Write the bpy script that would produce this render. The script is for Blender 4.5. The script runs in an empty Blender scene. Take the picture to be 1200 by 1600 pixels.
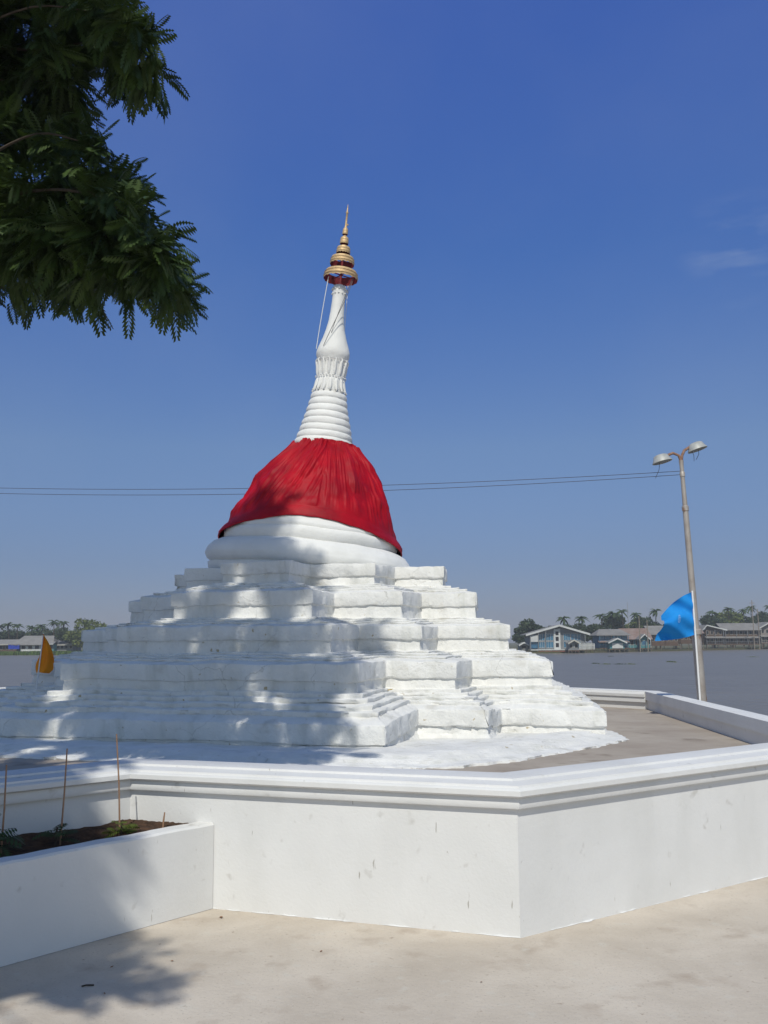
import bpy, bmesh, math, random
import numpy as np
from mathutils import Vector, Matrix, noise as mn
random.seed(7)
rng = np.random.default_rng(7)
R = math.radians
S = bpy.context.scene
C = S.collection

# ------------------------------------------------------------------ camera
F, EYE, PITCH, ROLL = 1480.0, 1.6, R(7.81), R(0.4)
cd = bpy.data.cameras.new('camera')
cam = bpy.data.objects.new('camera', cd); C.objects.link(cam)
cd.sensor_fit = 'VERTICAL'; cd.sensor_height = 32.0; cd.lens = 32.0 * F / 1600.0
cd.clip_start = 0.05; cd.clip_end = 9000
cam.location = (0, 0, EYE)
cam.rotation_euler = (Matrix.Rotation(R(90) + PITCH, 4, 'X') @ Matrix.Rotation(-ROLL, 4, 'Z')).to_euler()
S.camera = cam
S.render.resolution_x, S.render.resolution_y = 768, 1024

# ------------------------------------------------------------------ sky, sun, exposure
SUN_EL = 49.0
SUN_X = -0.09                       # towards the sun: (SUN_X, -1) on the ground plane
w = bpy.data.worlds.new('World'); S.world = w; w.use_nodes = True
wn, wl = w.node_tree.nodes, w.node_tree.links
bg = wn['Background']
sky = wn.new('ShaderNodeTexSky'); sky.sky_type = 'NISHITA'; sky.sun_disc = False
sky.sun_elevation = R(SUN_EL); sky.sun_rotation = math.atan2(SUN_X, -1.0)
sky.air_density = 1.0; sky.dust_density = 0.4; sky.ozone_density = 3.0; sky.altitude = 0
# sky tint by elevation: deeper blue above, duller horizon; unseen zenith brightened as fill
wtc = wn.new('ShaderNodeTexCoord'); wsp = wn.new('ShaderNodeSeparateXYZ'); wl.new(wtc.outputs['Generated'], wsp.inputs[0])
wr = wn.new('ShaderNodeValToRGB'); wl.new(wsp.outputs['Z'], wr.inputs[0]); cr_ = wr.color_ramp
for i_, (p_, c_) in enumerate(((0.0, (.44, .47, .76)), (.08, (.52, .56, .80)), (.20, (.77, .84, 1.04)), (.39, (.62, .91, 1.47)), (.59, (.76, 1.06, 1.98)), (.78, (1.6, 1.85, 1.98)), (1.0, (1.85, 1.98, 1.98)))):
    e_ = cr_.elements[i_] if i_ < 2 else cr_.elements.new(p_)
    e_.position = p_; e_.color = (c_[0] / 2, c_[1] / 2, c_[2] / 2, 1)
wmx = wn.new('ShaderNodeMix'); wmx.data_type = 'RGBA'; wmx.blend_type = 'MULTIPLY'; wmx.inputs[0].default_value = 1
# sky behind the camera is made brighter and whiter, added fill for shaded faces
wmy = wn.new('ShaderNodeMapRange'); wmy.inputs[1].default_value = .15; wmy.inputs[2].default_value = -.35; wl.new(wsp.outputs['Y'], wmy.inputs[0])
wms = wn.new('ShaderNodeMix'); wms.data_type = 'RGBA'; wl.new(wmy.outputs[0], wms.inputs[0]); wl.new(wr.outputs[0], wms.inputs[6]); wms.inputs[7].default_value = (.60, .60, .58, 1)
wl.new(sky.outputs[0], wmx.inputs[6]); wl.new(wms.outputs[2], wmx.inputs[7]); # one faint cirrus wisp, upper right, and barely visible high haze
wdt = wn.new('ShaderNodeVectorMath'); wdt.operation = 'DISTANCE'; wdt.inputs[1].default_value = (.336, .862, .371)
wl.new(wtc.outputs['Generated'], wdt.inputs[0])
wmr = wn.new('ShaderNodeMapRange'); wmr.inputs[1].default_value = .06; wmr.inputs[2].default_value = .0; wl.new(wdt.outputs['Value'], wmr.inputs[0])
wmp = wn.new('ShaderNodeMapping'); wmp.inputs['Scale'].default_value = (14, 14, 50); wmp.inputs['Rotation'].default_value = (0, R(-22), 0); wl.new(wtc.outputs['Generated'], wmp.inputs['Vector'])
wns = wn.new('ShaderNodeTexNoise'); wns.inputs['Scale'].default_value = 1.0; wns.inputs['Detail'].default_value = 6; wl.new(wmp.outputs[0], wns.inputs['Vector'])
wm4 = wn.new('ShaderNodeMapRange'); wm4.inputs[1].default_value = .46; wm4.inputs[2].default_value = .78; wl.new(wns.outputs['Fac'], wm4.inputs[0])
wm2 = wn.new('ShaderNodeMath'); wm2.operation = 'MULTIPLY'; wl.new(wmr.outputs[0], wm2.inputs[0]); wl.new(wm4.outputs[0], wm2.inputs[1])
wns2 = wn.new('ShaderNodeTexNoise'); wns2.inputs['Scale'].default_value = 2.2; wns2.inputs['Detail'].default_value = 5; wl.new(wtc.outputs['Generated'], wns2.inputs['Vector'])
wmr2 = wn.new('ShaderNodeMapRange'); wmr2.inputs[1].default_value = .48; wmr2.inputs[2].default_value = .85; wmr2.inputs[4].default_value = .12; wl.new(wns2.outputs['Fac'], wmr2.inputs[0])
wm3 = wn.new('ShaderNodeMath'); wm3.operation = 'MULTIPLY_ADD'; wm3.inputs[1].default_value = .40; wl.new(wm2.outputs[0], wm3.inputs[0]); wl.new(wmr2.outputs[0], wm3.inputs[2])
wcl = wn.new('ShaderNodeMix'); wcl.data_type = 'RGBA'; wcl.inputs[7].default_value = (2.6, 3.1, 3.9, 1)
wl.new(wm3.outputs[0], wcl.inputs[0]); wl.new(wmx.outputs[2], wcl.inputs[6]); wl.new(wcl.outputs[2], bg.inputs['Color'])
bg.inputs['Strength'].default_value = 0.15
sl = bpy.data.lights.new('sun', 'SUN'); sl.energy = 3.15; sl.angle = R(0.55); sl.color = (1.0, 0.965, 0.86)
so = bpy.data.objects.new('sun', sl); C.objects.link(so)
SUNV = Vector((SUN_X, -1, math.tan(R(SUN_EL)) * math.hypot(1, SUN_X)))
so.rotation_euler = SUNV.to_track_quat('Z', 'Y').to_euler(); so.location = (0, -20, 30)
S.view_settings.view_transform = 'Standard'; S.view_settings.look = 'None'
S.view_settings.exposure = 0.0; S.view_settings.gamma = 1.0
S.cycles.max_bounces = 6; S.cycles.diffuse_bounces = 3; S.cycles.transparent_max_bounces = 6

# ------------------------------------------------------------------ helpers
def tag(o, label=None, cat=None, group=None, kind=None):
    if label: o['label'] = label
    if cat: o['category'] = cat
    if group: o['group'] = group
    if kind: o['kind'] = kind
    return o

def empty(name, loc=(0, 0, 0), rz=0.0):
    o = bpy.data.objects.new(name, None); o.empty_display_size = .2; C.objects.link(o)
    o.location = loc; o.rotation_euler = (0, 0, rz)
    return o

def mesh_obj(name, verts, faces, mat, parent=None, smooth=None):
    me = bpy.data.meshes.new(name)
    me.from_pydata([tuple(v) for v in verts], [], [tuple(f) for f in faces])
    me.update()
    if smooth is not None:
        me.shade_smooth()
        if smooth < 180: me.set_sharp_from_angle(angle=R(smooth))
    for m in (mat if isinstance(mat, (list, tuple)) else [mat]): me.materials.append(m)
    o = bpy.data.objects.new(name, me); C.objects.link(o)
    if parent: o.parent = parent
    return o

class MB:
    def __init__(s): s.v = []; s.f = []
    def add(s, vs, fs):
        n = len(s.v); s.v += [Vector(v) for v in vs]; s.f += [tuple(i + n for i in f) for f in fs]; return s
    def box(s, x0, x1, y0, y1, z0, z1, M=None):
        vs = [Vector((x, y, z)) for z in (z0, z1) for y in (y0, y1) for x in (x0, x1)]
        if M: vs = [M @ v for v in vs]
        return s.add(vs, [(0, 2, 3, 1), (4, 5, 7, 6), (0, 1, 5, 4), (2, 6, 7, 3), (0, 4, 6, 2), (1, 3, 7, 5)])
    def tube(s, pts, rad, n=8, cap=True):
        pts = [Vector(p) for p in pts]
        if not isinstance(rad, (list, tuple)): rad = [rad] * len(pts)
        rings = []; up = None
        for i, p in enumerate(pts):
            d = (pts[min(i + 1, len(pts) - 1)] - pts[max(i - 1, 0)]).normalized()
            if up is None:
                up = Vector((0, 0, 1)) if abs(d.z) < .9 else Vector((1, 0, 0))
            a = d.cross(up).normalized(); b = a.cross(d).normalized(); up = b
            rings.append([p + (a * math.cos(2 * math.pi * k / n) + b * math.sin(2 * math.pi * k / n)) * rad[i] for k in range(n)])
        vs = [v for r in rings for v in r]; fs = []
        for i in range(len(pts) - 1):
            for k in range(n):
                k2 = (k + 1) % n
                fs.append((i * n + k, i * n + k2, (i + 1) * n + k2, (i + 1) * n + k))
        if cap:
            fs.append(tuple(range(n))[::-1]); fs.append(tuple((len(pts) - 1) * n + k for k in range(n)))
        return s.add(vs, fs)
    def lathe(s, prof, n=32, M=None, closed=False):
        vs = []; fs = []
        for r, z in prof:
            for k in range(n):
                a = 2 * math.pi * k / n
                vs.append(Vector((r * math.cos(a), r * math.sin(a), z)))
        m = len(prof)
        for i in range(m - 1 + (1 if closed else 0)):
            for k in range(n):
                k2 = (k + 1) % n; j = (i + 1) % m
                fs.append((i * n + k, j * n + k, j * n + k2, i * n + k2)[::-1])
        if M: vs = [M @ v for v in vs]
        return s.add(vs, fs)
    def build(s, name, mat, parent=None, smooth=None):
        return mesh_obj(name, s.v, s.f, mat, parent, smooth)

# ------------------------------------------------------------------ materials
def mat(name, col, rough=.8, spec=.3, var=None, vscale=4.0, detail=6, bump=0.0, bscale=30.0, metallic=0.0,
        spots=None, bump2=None, crack=None, distort=0.0):
    """var: second colour mixed by noise; spots: (colour, scale, threshold, softness)"""
    m = bpy.data.materials.new(name); m.use_nodes = True
    n, l = m.node_tree.nodes, m.node_tree.links
    b = n['Principled BSDF']
    b.inputs['Base Color'].default_value = (*col, 1); b.inputs['Roughness'].default_value = rough
    b.inputs['Specular IOR Level'].default_value = spec; b.inputs['Metallic'].default_value = metallic
    tc = n.new('ShaderNodeTexCoord'); co = tc.outputs['Object']
    cur = None
    if var:
        t = n.new('ShaderNodeTexNoise'); t.inputs['Scale'].default_value = vscale; t.inputs['Detail'].default_value = detail
        t.inputs['Roughness'].default_value = .6; t.inputs['Distortion'].default_value = distort
        l.new(co, t.inputs['Vector'])
        r = n.new('ShaderNodeValToRGB'); r.color_ramp.elements[0].position = .35; r.color_ramp.elements[1].position = .68
        r.color_ramp.elements[0].color = (*col, 1); r.color_ramp.elements[1].color = (*var, 1)
        l.new(t.outputs['Fac'], r.inputs[0]); cur = r.outputs[0]
    for sp in (spots or []):
        c2, sc, th, so_ = sp[:4]
        t = n.new('ShaderNodeTexNoise'); t.inputs['Scale'].default_value = sc; t.inputs['Detail'].default_value = 5
        if len(sp) > 4:
            mp = n.new('ShaderNodeMapping'); mp.inputs['Scale'].default_value = (1, 1, sp[4]); l.new(co, mp.inputs['Vector']); l.new(mp.outputs[0], t.inputs['Vector'])
        else: l.new(co, t.inputs['Vector'])
        mr = n.new('ShaderNodeMapRange'); mr.inputs[1].default_value = th; mr.inputs[2].default_value = th + so_
        l.new(t.outputs['Fac'], mr.inputs[0])
        mx = n.new('ShaderNodeMix'); mx.data_type = 'RGBA'
        l.new(mr.outputs[0], mx.inputs[0])
        if cur: l.new(cur, mx.inputs[6])
        else: mx.inputs[6].default_value = (*col, 1)
        mx.inputs[7].default_value = (*c2, 1); cur = mx.outputs[2]
    if cur: l.new(cur, b.inputs['Base Color'])
    if crack:
        v = n.new('ShaderNodeTexVoronoi'); v.feature = 'DISTANCE_TO_EDGE'; v.inputs['Scale'].default_value = crack
        ns_ = n.new('ShaderNodeTexNoise'); ns_.inputs['Scale'].default_value = crack * 3; ns_.inputs['Detail'].default_value = 6; l.new(co, ns_.inputs['Vector'])
        ad = n.new('ShaderNodeVectorMath'); ad.operation = 'MULTIPLY_ADD'; ad.inputs[1].default_value = (.35, .35, .35); l.new(ns_.outputs['Color'], ad.inputs[0]); l.new(co, ad.inputs[2]); l.new(ad.outputs[0], v.inputs['Vector'])
        mk = n.new('ShaderNodeTexNoise'); mk.inputs['Scale'].default_value = crack * .9; l.new(co, mk.inputs['Vector'])
        mr1 = n.new('ShaderNodeMapRange'); mr1.inputs[1].default_value = .0; mr1.inputs[2].default_value = .006; mr1.inputs[3].default_value = 1; mr1.inputs[4].default_value = 0; l.new(v.outputs['Distance'], mr1.inputs[0])
        mr2 = n.new('ShaderNodeMapRange'); mr2.inputs[1].default_value = .5; mr2.inputs[2].default_value = .6; mr2.inputs[4].default_value = .55; l.new(mk.outputs['Fac'], mr2.inputs[0])
        mu = n.new('ShaderNodeMath'); mu.operation = 'MULTIPLY'; l.new(mr1.outputs[0], mu.inputs[0]); l.new(mr2.outputs[0], mu.inputs[1])
        mx = n.new('ShaderNodeMix'); mx.data_type = 'RGBA'; l.new(mu.outputs[0], mx.inputs[0]); l.new(cur, mx.inputs[6]); mx.inputs[7].default_value = (.36, .35, .32, 1)
        l.new(mx.outputs[2], b.inputs['Base Color'])
    prev = None
    for bb in ([(bump, bscale)] if bump else []) + (bump2 or []):
        t = n.new('ShaderNodeTexNoise'); t.inputs['Scale'].default_value = bb[1]; t.inputs['Detail'].default_value = 5
        l.new(co, t.inputs['Vector'])
        bp = n.new('ShaderNodeBump'); bp.inputs['Strength'].default_value = 1.0; bp.inputs['Distance'].default_value = bb[0]
        l.new(t.outputs['Fac'], bp.inputs['Height'])
        if prev: l.new(prev, bp.inputs['Normal'])
        prev = bp.outputs[0]
    if prev: l.new(prev, b.inputs['Normal'])
    return m

M = {}
M['plaster'] = mat('old_whitewash', (.79, .785, .765), .9, .2, var=(.70, .695, .67), vscale=2.6, bump=.006, bscale=42, bump2=[(.014, 11.0)],
                   spots=[((.57, .55, .50), 3.1, .62, .14), ((.44, .37, .25), 13.0, .69, .05), ((.40, .38, .35), 55.0, .71, .04), ((.60, .60, .56), 6.0, .55, .22, .22)], crack=1.1)
M['plaster_smooth'] = mat('smooth_whitewash', (.79, .79, .775), .8, .25, var=(.71, .71, .69), vscale=2.2, bump=.003, bscale=40,
                   bump2=[(.010, 5.0)], spots=[((.66, .65, .62), 5.0, .67, .1)])
M['wall'] = mat('painted_wall', (.735, .735, .73), .75, .25, var=(.68, .68, .672), vscale=1.3, bump=.0012, bscale=55, bump2=[(.003, 6)],
                spots=[((.56, .55, .53), 9.0, .66, .09), ((.66, .66, .65), 2.2, .55, .2, .35), ((.38, .36, .33), 34.0, .715, .03, .16), ((.50, .48, .45), 60.0, .72, .03, .5)])
M['ground'] = mat('weathered_concrete', (.61, .545, .465), .92, .2, var=(.49, .43, .36), vscale=1.6, detail=9, bump=.003, bscale=45,
                  bump2=[(.004, 7)], spots=[((.41, .34, .275), 3.9, .58, .2), ((.59, .57, .51), 9.3, .60, .3), ((.36, .29, .23), 24.0, .66, .10), ((.42, .37, .31), 70.0, .60, .12), ((.64, .62, .58), 110.0, .66, .06)], distort=.4)
M['floor'] = mat('terrace_concrete', (.42, .37, .315), .92, .2, var=(.33, .28, .235), vscale=1.4, detail=8, bump=.003, bscale=40,
                 spots=[((.25, .21, .17), 2.3, .62, .1)])
M['soil'] = mat('soil', (.045, .031, .024), .95, .1, var=(.11, .065, .042), vscale=14, bump=.02, bscale=40)
M['gold'] = mat('gilded_metal', (.70, .50, .27), .5, .5, var=(.50, .34, .17), vscale=40, metallic=.25, bump=.004, bscale=90)
M['red_lining'] = mat('red_lining', (.26, .03, .035), .6, .3, var=(.12, .02, .03), vscale=20)
M['wire'] = mat('stay_wire', (.75, .75, .73), .5)
M['wire_dark'] = mat('dark_wire', (.12, .12, .12), .6)
M['cable'] = mat('black_cable', (.06, .06, .07), .6)
M['galv'] = mat('galvanised_steel', (.43, .40, .375), .55, .4, var=(.33, .29, .26), vscale=5, metallic=.25, bump=.001, bscale=50,
                spots=[((.27, .15, .09), 6.0, .64, .08)])
M['rust'] = mat('rusty_steel', (.20, .10, .07), .8, .3, var=(.33, .22, .17), vscale=20)
M['lamp_body'] = mat('lamp_metal', (.42, .43, .42), .5, .4, var=(.33, .34, .33), vscale=18, metallic=.1)
M['lamp_glass'] = mat('lamp_glass', (.20, .21, .20), .25, .6)
M['flag_blue'] = mat('blue_cloth', (.012, .22, .64), .8, .15, var=(.02, .27, .70), vscale=5, bump=.004, bscale=16)
M['emblem'] = mat('pale_emblem', (.20, .42, .80), .8)
M['flag_orange'] = mat('orange_cloth', (.86, .30, .015), .8, .2, var=(.74, .21, .012), vscale=5, bump=.004, bscale=12)
M['white_paint'] = mat('white_paint', (.8, .8, .8), .5)
M['stake'] = mat('bamboo', (.36, .22, .14), .7, .3, var=(.26, .15, .09), vscale=25)
M['pole_wood'] = mat('wooden_pole', (.22, .18, .14), .9, .2, var=(.30, .26, .22), vscale=4)
M['water'] = mat('river_water', (.165, .148, .122), .32, .16, var=(.190, .172, .145), vscale=.06, bump=.09, bscale=2.2, bump2=[(.30, .5)], distort=1.5)
M['bed'] = mat('river_mud', (.12, .1, .07), .95)
M['embank'] = mat('embankment', (.3, .28, .25), .9, .2, var=(.2, .18, .16), vscale=1)
M['grass'] = mat('bank_grass', (.10, .15, .035), .9, .1, var=(.06, .10, .03), vscale=.6)
M['land'] = mat('far_land', (.10, .11, .05), .95, .1, var=(.13, .11, .07), vscale=.05)
M['dry_leaf'] = mat('dry_leaf', (.22, .10, .04), .8, .2)
M['vine'] = mat('dry_vine', (.42, .30, .08), .8, .2)

def leafmat(name, c1, c2, trans=.25, vscale=1.2, rough=.55):
    m = mat(name, c1, rough, .3, var=c2, vscale=vscale)
    n, l = m.node_tree.nodes, m.node_tree.links
    b = n['Principled BSDF']; out = n['Material Output']
    t = n.new('ShaderNodeBsdfTranslucent'); mx = n.new('ShaderNodeMixShader'); mx.inputs[0].default_value = trans
    src = b.inputs['Base Color'].links[0].from_socket
    l.new(src, t.inputs['Color']); l.new(b.outputs[0], mx.inputs[1]); l.new(t.outputs[0], mx.inputs[2])
    l.new(mx.outputs[0], out.inputs['Surface'])
    return m
M['leaf'] = leafmat('leaf_near', (.020, .040, .013), (.062, .105, .020), .16, 2.6)
M['leaf_small'] = leafmat('leaf_seedling', (.09, .14, .02), (.18, .22, .04), .3, 8)
M['leaf_far'] = leafmat('leaf_dark', (.030, .050, .020), (.055, .080, .030), .1, .25)
M['leaf_far2'] = leafmat('leaf_light', (.09, .13, .03), (.15, .17, .04), .15, .3)
M['palm'] = leafmat('palm_leaf', (.035, .060, .020), (.06, .09, .03), .15, .4)
M['bark'] = mat('bark', (.055, .045, .036), .95, .1, var=(.10, .08, .06), vscale=6, bump=.02, bscale=14)

def cloth_mat():
    m = mat('red_satin', (.43, .0025, .013), .55, .18, var=(.25, .0015, .010), vscale=2.5, bump=.004, bscale=18)
    b = m.node_tree.nodes['Principled BSDF']
    b.inputs['Sheen Weight'].default_value = .0; b.inputs['Sheen Roughness'].default_value = .4
    b.inputs['Sheen Tint'].default_value = (1, .45, .45, 1)
    return m
M['red'] = cloth_mat()

def fbm(v, sc, seed=0.0, oct=2):
    s = 0; a = 1
    for k in range(oct):
        s += a * mn.noise(Vector((v[0] * sc + seed, v[1] * sc - seed * 1.7, v[2] * sc + seed * .3))); sc *= 2.1; a *= .5
    return s

# ------------------------------------------------------------------ ground, water, land
def slab(name, poly, z0, z1, m, parent=None):
    n = len(poly)
    vs = [(x, y, z0) for x, y in poly] + [(x, y, z1) for x, y in poly]
    fs = [tuple(range(n))[::-1], tuple(range(n, 2 * n))] + [(i, (i + 1) % n, n + (i + 1) % n, n + i) for i in range(n)]
    return mesh_obj(name, vs, fs, m, parent)

tag(slab('pavement', [(-60, -40), (40, -40), (40, 7.3), (4.15, 7.6), (4.3, 9.4), (4.45, 15.1), (1.0, 19.6), (-5, 20), (-8, 16.5), (-60, 16.5)], -3.2, 0, M['ground']), kind='structure')
tag(mesh_obj('riverbed', [(-1550, -300, -3.4), (1550, -300, -3.4), (1550, 1600, -3.4), (-1550, 1600, -3.4)], [(0, 1, 2, 3)], M['bed']), kind='structure')
tag(mesh_obj('water', [(-1500, -250, -1.6), (1500, -250, -1.6), (1500, 900, -1.6), (-1500, 900, -1.6)], [(0, 1, 2, 3)], M['water']), kind='structure')
BANK = [(-900, 330), (-200, 292), (-116, 288), (-91, 289), (-40, 262), (10, 252), (36, 248), (42, 247), (56, 253), (73, 270), (98, 292), (128, 318), (260, 420), (1000, 700)]
def bank_y(x):
    for (x0, y0), (x1, y1) in zip(BANK, BANK[1:]):
        if x0 <= x <= x1: return y0 + (y1 - y0) * (x - x0) / (x1 - x0)
    return 400
poly = BANK + [(1400, 1000), (1400, 1500), (-1400, 1500), (-1400, 500)]
o = slab('far_bank', poly, -3.3, -1.15, M['land']); tag(o, kind='structure')

# ------------------------------------------------------------------ terrace
FLOOR = .56
OUT = [(0.725, 5.414), (-1.63, 6.232), (-2.32, 5.59), (-5.6, 2.52), (-8.4, 5.0), (-7.6, 17.0), (-4.8, 19.6), (0.66, 19.05), (4.24, 14.72), (3.90, 9.1), (3.80, 7.57)]
# run: clockwise seen from above starting at the front corner, going left; outward is to the left of travel reversed
def inset(poly, d):
    n = len(poly); res = []
    for i in range(n):
        p0, p1, p2 = Vector(poly[i - 1]), Vector(poly[i]), Vector(poly[(i + 1) % n])
        e1 = (p1 - p0).normalized(); e2 = (p2 - p1).normalized()
        n1 = Vector((-e1.y, e1.x)); n2 = Vector((-e2.y, e2.x))      # left normal
        b = (n1 + n2); b = b / b.length; k = d / max(.3, b.dot(n1))
        res.append(p1 + b * k)
    return res
def area(p): return sum(p[i][0] * p[(i + 1) % len(p)][1] - p[(i + 1) % len(p)][0] * p[i][1] for i in range(len(p))) / 2
SGN = 1 if area(OUT) > 0 else -1     # left normal points inwards when CCW
def ring_sweep(mb, poly, prof, skip=()):
    """prof: closed list of (outward offset, z)"""
    n = len(poly); rings = [inset(poly, -o * SGN) for o, z in prof]; m = len(prof)
    vs = [Vector((rings[j][i].x, rings[j][i].y, prof[j][1])) for i in range(n) for j in range(m)]
    fs = []
    for i in range(n):
        if i in skip: continue
        i2 = (i + 1) % n
        for j in range(m):
            j2 = (j + 1) % m
            q = (i * m + j, i * m + j2, i2 * m + j2, i2 * m + j)
            fs.append(q if SGN < 0 else q[::-1])
    mb.add(vs, fs)
wall = empty('terrace_wall', (0.725, 5.414, 0))
tag(wall, 'low white terrace wall with moulded coping that runs round the pagoda', 'wall')
def at_parent(o, p):
    o.parent = p; o.matrix_parent_inverse = Matrix.Translation(-Vector(p.location)) if p.rotation_euler.z == 0 else p.matrix_world.inverted(); return o
mb = MB(); ring_sweep(mb, OUT, [(0, 0.0), (0, .70), (-.26, .70), (-.26, 0.0)])
at_parent(mb.build('wall', M['wall']), wall)
cop = [(.002, .682), (.030, .682), (.034, .688), (.034, .728), (.030, .742), (.058, .748), (.066, .756), (.066, .783), (.056, .792), (.038, .795), (.034, .808), (-.010, .813), (-.070, .819), (-.074, .831), (-.27, .836), (-.290, .828), (-.290, .70), (-.262, .700), (-.262, .682)]
mb = MB(); ring_sweep(mb, OUT, cop)
at_parent(mb.build('coping', M['wall'], smooth=35), wall)
# inner mouldings of the far wall (segment towards the river, facing the camera)
pa, pb = Vector(OUT[7]), Vector(OUT[8]); e = (pb - pa).normalized(); nin = Vector((-e.y, e.x)) * SGN
IN = inset(OUT, .26 * SGN); qa, qb = Vector(IN[7]), Vector(IN[8])
mb = MB()
prof = [(0.0, .665), (.010, .665), (.012, .715), (.004, .722), (.004, .738), (.030, .745), (.034, .785), (.020, .812), (.0, .815), (-.02, .78), (-.02, .70)]
prof = [(a + .0305, z) for a, z in prof]
vs = []; fs = []; m_ = len(prof)
for k, q in enumerate((qa, qb - e * .012)):
    for a, z in prof: vs.append((q.x + nin.x * a, q.y + nin.y * a, z))
for j in range(m_ - 1): fs.append((j, j + 1, m_ + j + 1, m_ + j))
fs.append(tuple(range(m_))); fs.append(tuple(range(m_, 2 * m_))[::-1]); fs.append((m_ - 1, 0, m_, 2 * m_ - 1))
mb.add(vs, fs); at_parent(mb.build('inner_moulding', M['wall']), wall)
# thin irregular mortar lip along the base of the front walls
mb = MB()
for (a, b) in ((OUT[1], OUT[0]), (OUT[0], OUT[10])):
    a, b = Vector(a), Vector(b); e = (b - a).normalized(); nn = Vector((e.y, -e.x)); L = (b - a).length; k = int(L / .03)
    vs = []; fs = []
    for i in range(k + 1):
        p = a + e * (L * i / k); wd = max(-.006, -.002 + .016 * mn.noise(Vector((i * .31, L, 3))) + .007 * random.random()); hh = .002 + .004 * random.random()
        for dx, z in ((-.01, .0015), (wd, .0015), (wd * .7, hh), (.0, hh * 1.5)): vs.append((p.x + nn.x * dx, p.y + nn.y * dx, z))
    for i in range(k):
        for j in range(3): fs.append((i * 4 + j, (i + 1) * 4 + j, (i + 1) * 4 + j + 1, i * 4 + j + 1))
    mb.add(vs, fs)
at_parent(mb.build('mortar_lip', M['wall']), wall)
fl = inset(OUT, .262 * SGN)
tag(slab('terrace_floor', [(p.x, p.y) for p in fl][::SGN], .02, FLOOR, M['floor']), kind='structure')

# planter ------------------------------------------------------------
PD = Vector((-.879, -1.032)).normalized(); PN = Vector((-PD.y, PD.x))     # along, and inwards/outwards
if PN.x > 0: PN = -PN                                                       # towards the terrace wall (left)
p0 = Vector((-1.056, 6.031)) - PD * .0 ; p1 = p0 + PD * 4.9
pl = empty('planter', (p0.x, p0.y, 0)); tag(pl, 'white plastered planter bed wall butting against the terrace wall on the left', 'planter')
ns = 90; vs = []; fs = []
for i in range(ns + 1):
    q = p0 + PD * (4.9 * i / ns) + (PD * .004 if i == 0 else Vector((0, 0)))
    wz = .504 + .006 * mn.noise(Vector((i * .25, 1, 1))) + .003 * random.random()
    for off, z in ((0, 0.002), (0, wz - .012), (.012, wz), (.108, wz + .002), (.12, wz - .012), (.12, 0.002)):
        qq = q + PN * off
        vs.append((qq.x, qq.y, z))
for i in range(ns):
    for j in range(5): fs.append((i * 6 + j, i * 6 + j + 1, (i + 1) * 6 + j + 1, (i + 1) * 6 + j))
fs.append((0, 1, 2, 3, 4, 5)); fs.append(tuple(ns * 6 + j for j in (5, 4, 3, 2, 1, 0)))
at_parent(mesh_obj('planter_wall', vs, fs, M['wall'], smooth=40), pl)
# soil bed
vs = []; fs = []; na, nb = 120, 26
WL = Vector(OUT[1]) + Vector((.002, -.002)); WD = (Vector(OUT[2]) - Vector(OUT[1])).normalized()
for i in range(na + 1):
    for j in range(nb + 1):
        s_ = i / na * 4.6
        a = p0 + PN * .121 + PD * s_; b = WL + WD * s_
        p = a.lerp(b, j / nb)
        z = .455 + .03 * (j / nb) + .022 * fbm((p.x, p.y, 0), 5, 2.0, 4) + .01 * random.random() + (.03 if s_ < .5 else 0) * (1 - j / nb)
        vs.append((p.x, p.y, z))
for i in range(na):
    for j in range(nb): fs.append((i * (nb + 1) + j, i * (nb + 1) + j + 1, (i + 1) * (nb + 1) + j + 1, (i + 1) * (nb + 1) + j))
tag(mesh_obj('soil', vs, fs, M['soil']), 'dark brown soil filling the white planter bed', 'soil', kind='stuff')

def frond_np(P, T, L, W, droop, npairs=9, wp=.075, sweep=.35):
    """bipinnate leaves; P,T: (n,3); L,W: (n,). returns verts (n*k,3), faces"""
    n = len(P); T = T / np.linalg.norm(T, axis=1, keepdims=True)
    up = np.tile([0., 0., 1.], (n, 1)) + rng.normal(0, .35, (n, 3))
    Sd = np.cross(T, up); Sd /= np.linalg.norm(Sd, axis=1, keepdims=True)
    loc = []
    loc += [(0, -.008), (0, .008), (.95, .004), (.95, -.004)]
    for k in range(npairs):
        x = .16 + .80 * k / (npairs - 1); ln = .30 * math.sin(math.pi * (.22 + .62 * k / (npairs - 1))) + .05
        for s in (-1, 1):
            dx = ln * (sweep + .25 * k / npairs)
            nx, ny = -(s * ln) / math.hypot(dx, ln), dx / math.hypot(dx, ln)
            w_ = wp * .5
            mx, my = x + dx * .55, s * ln * .55
            loc += [(x, s * .004), (mx + nx * w_ * s, my + ny * w_ * s), (x + dx, s * ln), (mx - nx * w_ * s, my - ny * w_ * s)]
    loc = np.array(loc); m = len(loc)
    V = P[:, None, :] + T[:, None, :] * (loc[None, :, 0:1] * L[:, None, None]) + Sd[:, None, :] * (loc[None, :, 1:2] * W[:, None, None])
    V[:, :, 2] -= (droop * L)[:, None] * loc[None, :, 0] ** 2 + np.abs(loc[None, :, 1]) * .35 * L[:, None]
    Fq = (np.arange(n)[:, None, None] * m + np.arange(m).reshape(1, -1, 4))
    return V.reshape(-1, 3), Fq.reshape(-1, 4)
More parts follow.
